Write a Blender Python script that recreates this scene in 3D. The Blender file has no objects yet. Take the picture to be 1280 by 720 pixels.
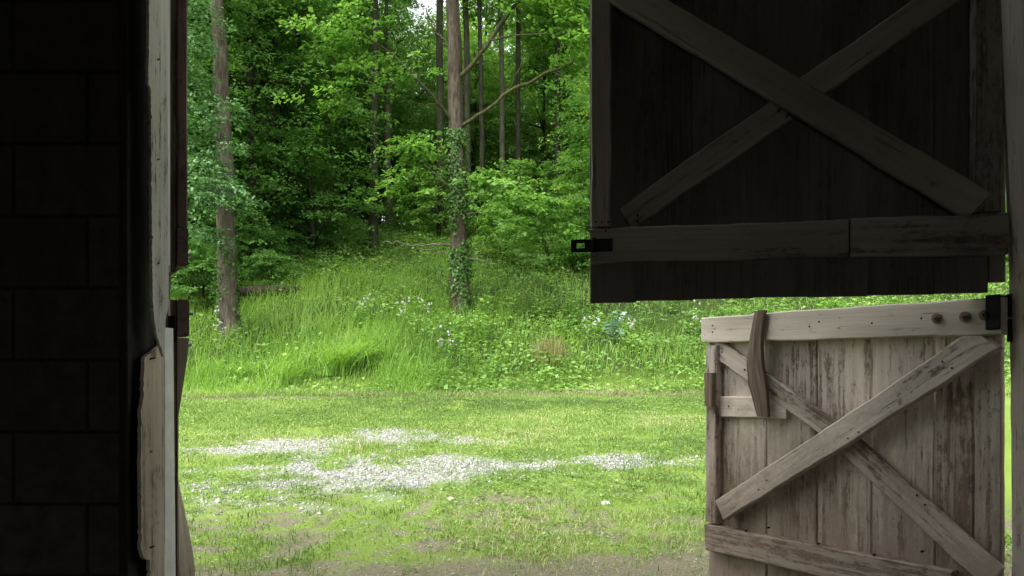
import bpy, math, random
import numpy as np
from mathutils import Vector, Matrix
random.seed(7)
RNG = np.random.default_rng(11)
scene = bpy.context.scene
COL = scene.collection
F = 900.0; HZ = 450.0; EYE = 1.2          # focal length and horizon of the photograph in its own pixels, eye height in metres

def at(x, y, Y):
    return np.array([(x - 640) * Y / F, Y, EYE + (HZ - y) * Y / F])

# ------------------------------------------------------------------ noise / terrain
def hash2(ix, iy, s):
    h = (ix.astype(np.int64) * 374761393 + iy.astype(np.int64) * 668265263 + s * 974634777) & 0x7fffffff
    h = ((h ^ (h >> 13)) * 1274126177) & 0x7fffffff
    h = h ^ (h >> 16)
    return (h & 0xffff) / 65535.0
def vnoise(x, y, s=0):
    x = np.asarray(x, float); y = np.asarray(y, float)
    ix = np.floor(x); iy = np.floor(y); fx = x - ix; fy = y - iy
    fx = fx * fx * (3 - 2 * fx); fy = fy * fy * (3 - 2 * fy)
    a = hash2(ix, iy, s); b = hash2(ix + 1, iy, s); c = hash2(ix, iy + 1, s); d = hash2(ix + 1, iy + 1, s)
    return (a * (1 - fx) + b * fx) * (1 - fy) + (c * (1 - fx) + d * fx) * fy
def fbm(x, y, s=0, o=4):
    v = 0; a = .5; t = 0
    for i in range(o):
        v = v + a * vnoise(x * 2 ** i, y * 2 ** i, s + i * 17); t += a; a *= .5
    return v / t
def sstep(a, b, x):
    t = np.clip((np.asarray(x, float) - a) / (b - a), 0, 1); return t * t * (3 - 2 * t)
def zg(X, Y):
    X = np.asarray(X, float); Y = np.asarray(Y, float)
    z = .43 * sstep(2.5, 19, Y) * 1.25
    s = np.clip(Y - 15.4 - .5 * (vnoise(X * .35, X * 0 + 3, 5) - .5), 0, None)
    z = z + .40 * (np.sqrt(np.minimum(s, 17) ** 2 + .3) - .5477) + .15 * np.clip(s - 17, 0, None)
    z = z + (fbm(X * .9, Y * .9, 3) - .5) * .07 * sstep(3, 6, Y) + (fbm(X * .35, Y * .35, 8) - .5) * .7 * sstep(16, 22, Y)
    return z
def gravel_mask(X, Y):
    n = fbm(X * 1.6, Y * 1.9, 21); n2 = fbm(X * 5, Y * 5, 31, 3)
    e = lambda cx, cy, rx, ry: np.exp(-(((X - cx) / rx) ** 2 + ((Y - cy) / ry) ** 2))
    Y = Y + .75 + .25 * (vnoise(X * .7, Y * .7, 23) - .5) * 2; m = 1.65 * e(-1.5, 7.8, 1.0, .95) + 1.3 * e(-1.75, 10.2, .85, .6) + .9 * e(-.55, 10.1, .8, .55)
    m += 1.2 * e(-3.5, 9.0, 1.7, .38) + 1.0 * e(-2.7, 9.6, 1.2, .4) + 1.05 * e(-.4, 8.1, 1.2, .5) + .78 * e(.8, 8.5, 1.9, .45) + .66 * e(2.3, 8.7, 1.3, .36)
    m += .6 * e(-2.9, 7.4, 1.2, .6) + .35 * e(-2.2, 6.3, 1.6, .6)
    return np.clip(sstep(.34, 1.3, m * (.3 + 1.3 * (n - .12)) + (n2 - .5) * 1.3 * np.clip(m * 2, 0, 1)), 0, 1) * .85
def dirt_mask(X, Y):
    n = fbm(X * 1.1, Y * 1.1, 41); n2 = fbm(X * 4, Y * 4, 51, 3)
    d = 1.1 * np.exp(-((Y - 14.85 - .9 * (vnoise(X * .45, X * 0, 9) - .5)) / (.35 + .35 * vnoise(X * .6, X * 0, 19))) ** 2) * (.1 + 1.2 * n2 + .5 * (n - .5))
    d = np.maximum(d, 1.25 * sstep(5.1, 3.8, Y + .14 * np.abs(X - 1.2)) * (.45 + 1.0 * n2))
    d = np.maximum(d, 1.0 * np.exp(-(((X - 0.1) / .55) ** 2 + ((Y - 5.85) / .13) ** 2)) * (.5 + n2))
    n3 = fbm(X * 9, Y * 9, 61, 3); d = np.maximum(d, .85 * sstep(8.6, 4.4, Y) * sstep(.38, .66, n * .18 + n2 * .27 + n3 * .55))
    d = np.maximum(d, sstep(3.4, 2.6, Y))
    return np.clip(d, 0, 1)

# ------------------------------------------------------------------ mesh helpers
def mesh_np(name, V, faces, attrs=None, smooth=False):
    me = bpy.data.meshes.new(name)
    V = np.asarray(V, np.float32)
    me.vertices.add(len(V)); me.vertices.foreach_set('co', V.ravel())
    loops = np.concatenate([np.asarray(f, np.int32).ravel() for f in faces])
    tot = np.concatenate([np.full(len(f), np.asarray(f).shape[1], np.int32) for f in faces])
    st = np.concatenate([[0], np.cumsum(tot)[:-1]]).astype(np.int32)
    me.loops.add(len(loops)); me.loops.foreach_set('vertex_index', loops)
    me.polygons.add(len(tot)); me.polygons.foreach_set('loop_start', st)
    if smooth: me.polygons.foreach_set('use_smooth', np.ones(len(tot), bool))
    me.update(calc_edges=True); me.validate()
    for k, v in (attrs or {}).items():
        v = np.asarray(v, np.float32)
        if v.ndim == 1:
            a = me.attributes.new(k, 'FLOAT', 'POINT'); a.data.foreach_set('value', v)
        else:
            a = me.attributes.new(k, 'FLOAT_VECTOR', 'POINT'); a.data.foreach_set('vector', v.ravel())
    return me
def link(name, me, mat, parent=None):
    o = bpy.data.objects.new(name, me); COL.objects.link(o)
    if mat is not None and len(me.materials) == 0: me.materials.append(mat)
    if parent is not None: o.parent = parent
    return o
def tag(o, label=None, cat=None, group=None, kind=None):
    if label: o['label'] = label
    if cat: o['category'] = cat
    if group: o['group'] = group
    if kind: o['kind'] = kind
    return o
def empty(name, loc, rz=0.0):
    o = bpy.data.objects.new(name, None); COL.objects.link(o)
    o.location = [float(v) for v in loc]; o.rotation_euler = (0, 0, rz); o.empty_display_size = .2
    return o

class MB:
    """collects rings, boards and tubes into ONE mesh"""
    def __init__(s): s.V = []; s.Fq = []; s.G = []; s.T = []; s.n = 0
    def rings(s, R, G, tone, caps=True):
        # R: (m,k,3)
        m, k, _ = R.shape; b = s.n
        s.V.append(R.reshape(-1, 3)); s.G.append(G.reshape(-1, 3)); s.T.append(np.full(m * k, tone)); s.n += m * k
        for i in range(m - 1):
            for j in range(k):
                j2 = (j + 1) % k
                s.Fq.append((b + i * k + j, b + i * k + j2, b + (i + 1) * k + j2, b + (i + 1) * k + j))
        if caps:
            s.Fq.append(tuple(b + j for j in range(k))[::-1]); s.Fq.append(tuple(b + (m - 1) * k + j for j in range(k)))
    def board(s, p0, p1, wd, td, w, t, n=14, wob=.003, seed=0, tone=.5, ch=.004, bow=0., taper=1., rag=0.):
        p0 = np.array(p0, float); p1 = np.array(p1, float); wd = np.array(wd, float); td = np.array(td, float)
        r = np.random.default_rng(seed + 1000)
        L = np.linalg.norm(p1 - p0)
        prof = [(-.5, 0), (.5, 0), (.5, 1), (-.5, 1)]
        pts = []
        cw = ch / w; ct = ch / t
        for a, b_ in [(-.5, ct), (-.5 + cw, 0), (.5 - cw, 0), (.5, ct), (.5, 1 - ct), (.5 - cw, 1), (-.5 + cw, 1), (-.5, 1 - ct)]:
            pts.append((a, b_))
        k = len(pts); ts = np.linspace(0, 1, n)
        e1 = (vnoise(ts * L * 9 + seed * 3.7, ts * 0, seed) - .5) * 2 * wob + (vnoise(ts * L * 40, ts * 0, seed + 1) - .5) * wob
        e2 = (vnoise(ts * L * 9 + seed * 1.7, ts * 0 + 9, seed) - .5) * 2 * wob + (vnoise(ts * L * 40, ts * 0 + 5, seed + 2) - .5) * wob
        e3 = (vnoise(ts * L * 5 + seed, ts * 0 + 4, seed) - .5) * wob
        R = np.zeros((n, k, 3)); G = np.zeros((n, k, 3))
        off = r.uniform(0, 50, 3)
        for i, u in enumerate(ts):
            c = p0 + (p1 - p0) * u
            ww = w * (1 + (taper - 1) * u)
            for j, (a, b_) in enumerate(pts):
                aw = a * ww + (e1[i] if a > 0 else e2[i]) + bow * math.sin(math.pi * u)
                at_ = b_ * t + (e3[i] if b_ > .5 else 0)
                rg = 0
                if rag and i in (0, n - 1): rg = r.uniform(-rag, rag)
                R[i, j] = c + wd * aw + td * at_ + (p1 - p0) / max(L, 1e-6) * rg
                G[i, j] = (u * L + off[0], aw + off[1], at_ + off[2])
        s.rings(R, G, tone)
    def tube(s, P, rad, k=8, tone=.5, seed=0, jit=0.0, caps=True):
        P = np.array(P, float); m = len(P); rad = np.broadcast_to(np.array(rad, float), (m,))
        R = np.zeros((m, k, 3)); G = np.zeros((m, k, 3)); L = 0
        r = np.random.default_rng(seed)
        up = np.array([0.3, 1, .1])
        for i in range(m):
            d = P[min(i + 1, m - 1)] - P[max(i - 1, 0)]; d = d / (np.linalg.norm(d) + 1e-9)
            a = np.cross(d, up); 
            if np.linalg.norm(a) < .05: a = np.cross(d, np.array([1., 0, 0]))
            a /= np.linalg.norm(a); b_ = np.cross(d, a)
            if i: L += np.linalg.norm(P[i] - P[i - 1])
            for j in range(k):
                th = 2 * math.pi * j / k
                rr = rad[i] * (1 + (r.uniform(-jit, jit) if jit else 0))
                R[i, j] = P[i] + (a * math.cos(th) + b_ * math.sin(th)) * rr
                G[i, j] = (L, math.cos(th) * rad[i], math.sin(th) * rad[i])
        s.rings(R, G, tone, caps)
    def build(s, name, mat, parent=None, smooth=False, as_mesh=False):
        me = bpy.data.meshes.new(name)
        V = np.concatenate(s.V)
        me.from_pydata(V.tolist(), [], s.Fq); me.update()
        a = me.attributes.new('grain', 'FLOAT_VECTOR', 'POINT'); a.data.foreach_set('vector', np.concatenate(s.G).astype(np.float32).ravel())
        a = me.attributes.new('tone', 'FLOAT', 'POINT'); a.data.foreach_set('value', np.concatenate(s.T).astype(np.float32))
        if smooth: me.polygons.foreach_set('use_smooth', np.ones(len(me.polygons), bool))
        if as_mesh:
            me.materials.append(mat); return me
        return link(name, me, mat, parent)

def norm(v): return v / (np.linalg.norm(v, axis=-1, keepdims=True) + 1e-9)
def leaf_arrays(base, d, nrm, L, W, tint):
    """one folded four-point leaf per row"""
    side = norm(np.cross(d, nrm))
    up = np.cross(side, d)
    L = L[:, None]; W = W[:, None]
    mid = base + d * L * .5
    V = np.stack([base, mid + side * W * .5 + up * W * .12, base + d * L - up * L * .08, mid - side * W * .5 + up * W * .12], 1)
    n = len(base)
    return V.reshape(-1, 3), np.arange(n * 4).reshape(n, 4), np.repeat(tint, 4)
def sprays(C, D, S, nl, rng, leaf=.11, tint=None, droop=.25, flat=.35, fanw=.42):
    """leafy sprays: C centres (n,3), D outward directions (n,3), S lengths (n,)"""
    n = len(C); D = norm(D)
    up = np.array([0, 0, 1.0])
    side = norm(np.cross(D, up) + 1e-6)
    i = np.repeat(np.arange(n), nl); m = len(i)
    u = rng.uniform(0, 1, m) ** .8; v = rng.uniform(-1, 1, m)
    wdt = np.sin(np.pi * np.clip(u * .85 + .12, 0, 1)) * fanw
    pos = C[i] + D[i] * (u * S[i])[:, None] + side[i] * (v * wdt * S[i])[:, None]
    pos[:, 2] -= droop * S[i] * u ** 2
    pos += rng.normal(0, .035, (m, 3)) * S[i][:, None] + np.stack([np.zeros(m), np.zeros(m), rng.normal(0, .05, m) * S[i]], 1)
    ld = norm(D[i] * .6 + side[i] * (np.sign(v) * .8)[:, None] + rng.normal(0, .4, (m, 3)) + np.array([0, 0, -.25]))
    nr = norm(np.array([0, 0, 1.0]) + rng.normal(0, flat, (m, 3)) + D[i] * .25)
    L = leaf * rng.uniform(.65, 1.3, m); W = L * rng.uniform(.5, .75, m)
    t0 = rng.uniform(0, 1, n) if tint is None else tint
    t = np.clip(t0[i] * .6 + .4 * rng.uniform(0, 1, m), 0, 1)
    return leaf_arrays(pos, ld, nr, L, W, t)
def join(parts):
    V = []; Fc = []; T = []; o = 0
    for v, f, t in parts:
        V.append(v); Fc.append(f + o); T.append(t); o += len(v)
    return np.concatenate(V), np.concatenate(Fc), np.concatenate(T)
def leaf_mesh(name, parts):
    V, Fc, T = join(parts)
    return mesh_np(name, V, [Fc], {'tint': T})
def blades(base, H, W, az, lean, tint, nseg=3):
    """curved grass blades"""
    n = len(base); dirv = np.stack([np.cos(az), np.sin(az), 0 * az], 1)
    # a blade faces mostly sideways to its lean, with a twist
    tw = RNG.uniform(-.9, .9, n); sd = np.stack([-np.sin(az + tw), np.cos(az + tw), 0 * az], 1)
    rows = []
    for k in range(nseg):
        u = k / nseg
        c = base + np.array([0, 0, 1.0]) * (H * (u - .35 * lean * u * u))[:, None] + dirv * (H * lean * u ** 2)[:, None]
        w = W * (1 - .75 * u ** 1.5) * .5
        rows += [c - sd * w[:, None], c + sd * w[:, None]]
    tip = base + np.array([0, 0, 1.0]) * (H * (1 - .35 * lean - .12 * lean ** 2))[:, None] + dirv * (H * lean * 1.05)[:, None]
    rows.append(tip)
    k = len(rows); V = np.stack(rows, 1).reshape(-1, 3)
    b = (np.arange(n) * k)[:, None]
    q = np.concatenate([b + np.array([2 * j, 2 * j + 1, 2 * j + 3, 2 * j + 2]) for j in range(nseg - 1)]) if nseg > 1 else np.zeros((0, 4), int)
    t = b + np.array([2 * (nseg - 1), 2 * (nseg - 1) + 1, k - 1])
    return V, q, t, np.repeat(tint, k)

# ------------------------------------------------------------------ materials
def new_mat(name):
    m = bpy.data.materials.new(name); m.use_nodes = True
    nt = m.node_tree; nt.nodes.clear()
    return m, nt
def nd(nt, t, **kw):
    n = nt.nodes.new(t)
    for k, v in kw.items():
        if k.startswith('i_'):
            key = k[2:]; key = int(key) if key.isdigit() else key.replace('_', ' ')
            n.inputs[key].default_value = v
        else: setattr(n, k, v)
    return n
def ramp(nt, src, stops, interp='LINEAR'):
    r = nt.nodes.new('ShaderNodeValToRGB'); cr = r.color_ramp; cr.interpolation = interp
    while len(cr.elements) < len(stops): cr.elements.new(.5)
    for e, (p, c) in zip(cr.elements, stops):
        e.position = p; e.color = (c[0], c[1], c[2], 1) if hasattr(c, '__len__') else (c, c, c, 1)
    if src is not None: nt.links.new(src, r.inputs[0])
    return r
def mathn(nt, op, a, b=None, clamp=False):
    n = nt.nodes.new('ShaderNodeMath'); n.operation = op; n.use_clamp = clamp
    for i, v in enumerate((a, b)):
        if v is None: continue
        if isinstance(v, (int, float)): n.inputs[i].default_value = v
        else: nt.links.new(v, n.inputs[i])
    return n.outputs[0]
def mixc(nt, fac, a, b, mode='MIX'):
    n = nt.nodes.new('ShaderNodeMix'); n.data_type = 'RGBA'; n.blend_type = mode
    for sock, v in ((n.inputs[0], fac), (n.inputs[6], a), (n.inputs[7], b)):
        if isinstance(v, (int, float)): sock.default_value = v
        elif isinstance(v, tuple): sock.default_value = (*v, 1)
        else: nt.links.new(v, sock)
    return n.outputs[2]
def out(nt, sh):
    o = nt.nodes.new('ShaderNodeOutputMaterial'); nt.links.new(sh, o.inputs[0])
def noise(nt, vec, scale, detail=4, rough=.6):
    n = nd(nt, 'ShaderNodeTexNoise'); n.inputs['Scale'].default_value = scale; n.inputs['Detail'].default_value = detail; n.inputs['Roughness'].default_value = rough
    if vec is not None: nt.links.new(vec, n.inputs['Vector'])
    return n.outputs['Fac']
def mapping(nt, vec, sc, loc=(0, 0, 0)):
    m = nd(nt, 'ShaderNodeMapping'); m.inputs['Scale'].default_value = sc; m.inputs['Location'].default_value = loc
    nt.links.new(vec, m.inputs['Vector']); return m.outputs[0]

def leaf_mat(name, stops, trans=.42, tcol=(1.25, 1.25, .55), rnd=.35, rough=.55):
    m, nt = new_mat(name)
    a = nd(nt, 'ShaderNodeAttribute', attribute_name='tint')
    oi = nd(nt, 'ShaderNodeObjectInfo')
    v = mathn(nt, 'ADD', a.outputs['Fac'], mathn(nt, 'MULTIPLY', mathn(nt, 'SUBTRACT', oi.outputs['Random'], .5), rnd), True)
    c = ramp(nt, v, stops)
    pr = nd(nt, 'ShaderNodeBsdfPrincipled'); pr.inputs['Roughness'].default_value = rough; pr.inputs['Specular IOR Level'].default_value = .35
    nt.links.new(c.outputs[0], pr.inputs['Base Color'])
    tr = nd(nt, 'ShaderNodeBsdfTranslucent'); nt.links.new(mixc(nt, 1.0, c.outputs[0], tcol, 'MULTIPLY'), tr.inputs[0])
    mx = nd(nt, 'ShaderNodeMixShader'); mx.inputs[0].default_value = trans
    nt.links.new(pr.outputs[0], mx.inputs[1]); nt.links.new(tr.outputs[0], mx.inputs[2]); out(nt, mx.outputs[0]); return m

def wood_mat(name, paint, bare, amount=.55, mud=0.0, mudcol=(.09, .065, .045), dark=.5, bump=.5, spec=.25):
    m, nt = new_mat(name)
    g = nd(nt, 'ShaderNodeAttribute', attribute_name='grain').outputs['Vector']
    tone = nd(nt, 'ShaderNodeAttribute', attribute_name='tone').outputs['Fac']
    streak = noise(nt, mapping(nt, g, (2.2, 60, 60)), 1.0, 6, .65)
    fine = noise(nt, mapping(nt, g, (5, 220, 220)), 1.0, 3, .6)
    patch = noise(nt, mapping(nt, g, (13, 26, 26)), 1.0, 9, .8)
    big = noise(nt, mapping(nt, g, (1.3, 4, 4)), 1.0, 3, .5)
    k = mathn(nt, 'ADD', mathn(nt, 'MULTIPLY', patch, .8), mathn(nt, 'ADD', mathn(nt, 'MULTIPLY', streak, .45), mathn(nt, 'MULTIPLY', big, .35)))
    k = mathn(nt, 'ADD', k, mathn(nt, 'MULTIPLY', mathn(nt, 'SUBTRACT', tone, .5), .42))
    c0 = .80 + (.5 - amount) * .36
    pm = ramp(nt, k, [(c0 - .045, 0.0), (c0 + .03, 1.0)]).outputs[0]
    pv = ramp(nt, streak, [(.25, tuple(x * .72 for x in paint)), (.7, paint)]).outputs[0]
    bv = ramp(nt, fine, [(.3, tuple(x * .45 for x in bare)), (.7, tuple(x * 1.5 for x in bare))]).outputs[0]
    c = mixc(nt, pm, bv, pv)
    # cracks along the grain
    cr = ramp(nt, noise(nt, mapping(nt, g, (2.6, 70, 70), (3, 7, 1)), 1.0, 4, .6), [(.30, 1.0), (.35, 0.0)]).outputs[0]
    c = mixc(nt, mathn(nt, 'MULTIPLY', cr, dark), c, (.018, .014, .011))
    # stains and specks
    sp = ramp(nt, noise(nt, mapping(nt, g, (16, 30, 30)), 1.0, 5, .7), [(.62, 0.0), (.72, 1.0)]).outputs[0]
    c = mixc(nt, mathn(nt, 'MULTIPLY', sp, .6 * dark + .2), c, (.035, .026, .019))
    st = ramp(nt, big, [(.35, .62), (.65, 1.0)]).outputs[0]
    c = mixc(nt, 1.0, c, st, 'MULTIPLY')
    if mud:
        geo = nd(nt, 'ShaderNodeNewGeometry'); sx = nd(nt, 'ShaderNodeSeparateXYZ'); nt.links.new(geo.outputs['Position'], sx.inputs[0])
        mz = mathn(nt, 'ADD', mathn(nt, 'MULTIPLY', mathn(nt, 'SUBTRACT', 1.12, sx.outputs[2]), 1.2), mathn(nt, 'MULTIPLY', mathn(nt, 'SUBTRACT', patch, .5), 2.2))
        mm = ramp(nt, mz, [(.05, 0.0), (.75, 1.0)]).outputs[0]
        c = mixc(nt, mathn(nt, 'MULTIPLY', mm, mud), c, mudcol)
    pr = nd(nt, 'ShaderNodeBsdfPrincipled'); pr.inputs['Roughness'].default_value = .82; pr.inputs['Specular IOR Level'].default_value = spec
    nt.links.new(c, pr.inputs['Base Color'])
    h = mathn(nt, 'ADD', mathn(nt, 'MULTIPLY', streak, .5), mathn(nt, 'SUBTRACT', mathn(nt, 'MULTIPLY', pm, .35), mathn(nt, 'MULTIPLY', cr, .5)))
    b = nd(nt, 'ShaderNodeBump'); b.inputs['Strength'].default_value = bump; b.inputs['Distance'].default_value = .006
    nt.links.new(h, b.inputs['Height']); nt.links.new(b.outputs[0], pr.inputs['Normal'])
    out(nt, pr.outputs[0]); return m

def plain_mat(name, c, rough=.6, metal=0.0, var=.35, scale=25):
    m, nt = new_mat(name)
    tc = nd(nt, 'ShaderNodeTexCoord')
    n = noise(nt, tc.outputs['Object'], scale, 5, .65)
    r = ramp(nt, n, [(.3, tuple(x * (1 - var) for x in c)), (.7, tuple(min(1, x * (1 + var)) for x in c))])
    pr = nd(nt, 'ShaderNodeBsdfPrincipled'); pr.inputs['Roughness'].default_value = rough; pr.inputs['Metallic'].default_value = metal
    nt.links.new(r.outputs[0], pr.inputs['Base Color'])
    b = nd(nt, 'ShaderNodeBump'); b.inputs['Strength'].default_value = .3; b.inputs['Distance'].default_value = .003
    nt.links.new(n, b.inputs['Height']); nt.links.new(b.outputs[0], pr.inputs['Normal'])
    out(nt, pr.outputs[0]); return m

def bark_mat(name, c0, c1, lichen=0.0, lcol=(.30, .32, .27)):
    m, nt = new_mat(name)
    tc = nd(nt, 'ShaderNodeTexCoord')
    v = tc.outputs['Object']
    n = noise(nt, mapping(nt, v, (14, 14, 2.6)), 1.0, 8, .7)
    n2 = noise(nt, mapping(nt, v, (3, 3, 1.0)), 1.0, 4, .6)
    c = ramp(nt, n, [(.3, c0), (.68, c1)]).outputs[0]
    lm = ramp(nt, mathn(nt, 'ADD', mathn(nt, 'MULTIPLY', n, .4), mathn(nt, 'MULTIPLY', n2, .6)), [(.50, 0.0), (.60, 1.0)]).outputs[0]
    c = mixc(nt, mathn(nt, 'MULTIPLY', lm, lichen), c, lcol)
    pr = nd(nt, 'ShaderNodeBsdfPrincipled'); pr.inputs['Roughness'].default_value = .9; pr.inputs['Specular IOR Level'].default_value = .15
    nt.links.new(c, pr.inputs['Base Color'])
    b = nd(nt, 'ShaderNodeBump'); b.inputs['Strength'].default_value = .8; b.inputs['Distance'].default_value = .03
    nt.links.new(n, b.inputs['Height']); nt.links.new(b.outputs[0], pr.inputs['Normal'])
    out(nt, pr.outputs[0]); return m

M = {}
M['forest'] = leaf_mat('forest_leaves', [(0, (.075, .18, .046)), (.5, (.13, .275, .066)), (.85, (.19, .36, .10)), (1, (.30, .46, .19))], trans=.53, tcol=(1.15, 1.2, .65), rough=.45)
M['bright'] = leaf_mat('bright_leaves', [(0, (.07, .17, .03)), (.5, (.16, .32, .06)), (.85, (.29, .48, .12)), (1, (.42, .58, .24))], trans=.5, tcol=(1.15, 1.2, .65), rough=.45)  # palest stop paints sky-sheen highlights into the leaf colour
M['bluish'] = leaf_mat('cool_leaves', [(0, (.04, .115, .035)), (.5, (.10, .21, .075)), (1, (.21, .36, .16))], trans=.35, tcol=(1, 1.1, .7))
M['ivy'] = leaf_mat('ivy_leaves', [(0, (.025, .07, .012)), (.6, (.06, .15, .025)), (1, (.14, .26, .05))], trans=.3)
M['lawn'] = leaf_mat('lawn_grass', [(0, (.11, .17, .05)), (.4, (.155, .265, .058)), (.75, (.225, .35, .08)), (.9, (.33, .42, .15)), (1, (.48, .45, .26))], trans=.35, tcol=(1.15, 1.15, .6), rnd=0)
M['bank'] = leaf_mat('tall_grass', [(0, (.105, .21, .04)), (.5, (.225, .40, .075)), (.9, (.35, .54, .14)), (1, (.48, .50, .25))], trans=.42, rnd=0)
M['weed'] = leaf_mat('weed_leaves', [(0, (.095, .20, .04)), (.5, (.18, .33, .065)), (1, (.35, .52, .15))], trans=.4, rnd=.1)
M['drytwig'] = leaf_mat('dry_stems', [(0, (.14, .12, .05)), (1, (.34, .28, .13))], trans=.3, rnd=0)
M['straw'] = leaf_mat('straw_litter', [(0, (.15, .16, .07)), (1, (.36, .34, .18))], trans=.3, tcol=(1, 1, .8), rnd=0)
M['petal'] = leaf_mat('pale_petals', [(0, (.62, .58, .64)), (1, (.85, .84, .86))], trans=.4, tcol=(1, 1, 1), rnd=0)
M['bluegreen'] = leaf_mat('blue_green_leaves', [(0, (.10, .19, .12)), (1, (.22, .36, .27))], trans=.3, tcol=(1, 1, .9), rnd=0)
M['door_low'] = wood_mat('weathered_white_board', (.88, .78, .67), (.29, .21, .155), amount=.64, mud=.6, mudcol=(.22, .155, .105), dark=.7, bump=.7)
M['door_plank'] = wood_mat('weathered_white_plank', (.83, .73, .625), (.31, .23, .17), amount=.56, mud=.7, mudcol=(.22, .155, .105), dark=.75, bump=.6)
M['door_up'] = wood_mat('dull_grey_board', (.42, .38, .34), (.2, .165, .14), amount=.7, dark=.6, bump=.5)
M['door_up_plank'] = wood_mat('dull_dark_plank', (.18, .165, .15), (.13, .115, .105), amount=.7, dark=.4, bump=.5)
M['red_plank'] = wood_mat('old_red_plank', (.28, .20, .165), (.18, .13, .11), amount=.6, dark=.6)
M['brown'] = wood_mat('brown_edge_board', (.34, .25, .20), (.22, .155, .12), amount=.6, dark=.6)
M['lightwood'] = wood_mat('pale_bare_board', (.64, .52, .41), (.36, .26, .19), amount=.56, dark=.6)
M['greypost'] = wood_mat('grey_painted_post', (.74, .68, .61), (.26, .195, .15), amount=.60, dark=.75, bump=.4)
M['rpost'] = wood_mat('grey_brown_post', (.72, .63, .54), (.34, .26, .20), amount=.75, dark=.6, bump=.4)
M['gapstrip'] = wood_mat('bright_gap_strip', (.95, .91, .84), (.45, .43, .40), amount=.95, dark=.3, bump=.2)  # white colour painting in the bright gap beside the upper casing
M['white_plain'] = plain_mat('white_paint', (.78, .76, .72), .6, 0, .14, 18)
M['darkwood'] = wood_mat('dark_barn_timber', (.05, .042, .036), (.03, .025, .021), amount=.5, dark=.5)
M['iron'] = plain_mat('black_iron', (.012, .011, .010), .55, .6)
M['rust'] = plain_mat('rusty_bolt', (.20, .14, .10), .7, .3)
M['nail'] = plain_mat('pale_bolt_tip', (.62, .58, .55), .45, .3)
M['bark_left'] = bark_mat('grey_lichen_bark', (.036, .029, .021), (.125, .105, .08), .38, (.20, .195, .15))
M['bark_mid'] = bark_mat('brown_scaly_bark', (.022, .017, .012), (.095, .074, .054), .12)
M['bark_dark'] = bark_mat('dark_bark', (.014, .013, .009), (.042, .042, .026), .4, (.06, .085, .035))
M['bark_grey'] = bark_mat('dim_grey_bark', (.03, .028, .019), (.085, .082, .055), .45, (.10, .13, .06))
M['limb'] = bark_mat('mossy_limb_bark', (.028, .026, .014), (.085, .08, .042), .3, (.10, .12, .05))
M['twig'] = bark_mat('pale_dead_twig', (.08, .066, .052), (.22, .185, .15), .2)
M['log'] = bark_mat('rotten_log_bark', (.016, .012, .009), (.055, .04, .03), .2, (.05, .08, .03))

def block_mat():
    m, nt = new_mat('dark_concrete_block')
    tc = nd(nt, 'ShaderNodeTexCoord')
    sx = nd(nt, 'ShaderNodeSeparateXYZ'); nt.links.new(tc.outputs['Object'], sx.inputs[0])
    cb = nd(nt, 'ShaderNodeCombineXYZ'); nt.links.new(mathn(nt, 'ADD', sx.outputs[0], sx.outputs[1]), cb.inputs[0]); nt.links.new(sx.outputs[2], cb.inputs[1])
    br = nd(nt, 'ShaderNodeTexBrick'); nt.links.new(cb.outputs[0], br.inputs['Vector'])
    br.inputs['Scale'].default_value = 1; br.inputs['Brick Width'].default_value = .41; br.inputs['Row Height'].default_value = .2; br.inputs['Mortar Size'].default_value = .006
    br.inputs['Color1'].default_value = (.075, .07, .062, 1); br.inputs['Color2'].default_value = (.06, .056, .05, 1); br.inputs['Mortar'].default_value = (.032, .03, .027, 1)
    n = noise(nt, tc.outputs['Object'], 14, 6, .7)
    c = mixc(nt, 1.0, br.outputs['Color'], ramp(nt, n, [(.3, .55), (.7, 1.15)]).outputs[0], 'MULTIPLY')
    pr = nd(nt, 'ShaderNodeBsdfPrincipled'); pr.inputs['Roughness'].default_value = .95; pr.inputs['Specular IOR Level'].default_value = .1
    nt.links.new(c, pr.inputs['Base Color'])
    b = nd(nt, 'ShaderNodeBump'); b.inputs['Strength'].default_value = .8; b.inputs['Distance'].default_value = .01
    nt.links.new(mathn(nt, 'SUBTRACT', mathn(nt, 'MULTIPLY', n, .4), br.outputs['Fac']), b.inputs['Height']); nt.links.new(b.outputs[0], pr.inputs['Normal'])
    out(nt, pr.outputs[0]); return m
M['block'] = block_mat()

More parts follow.
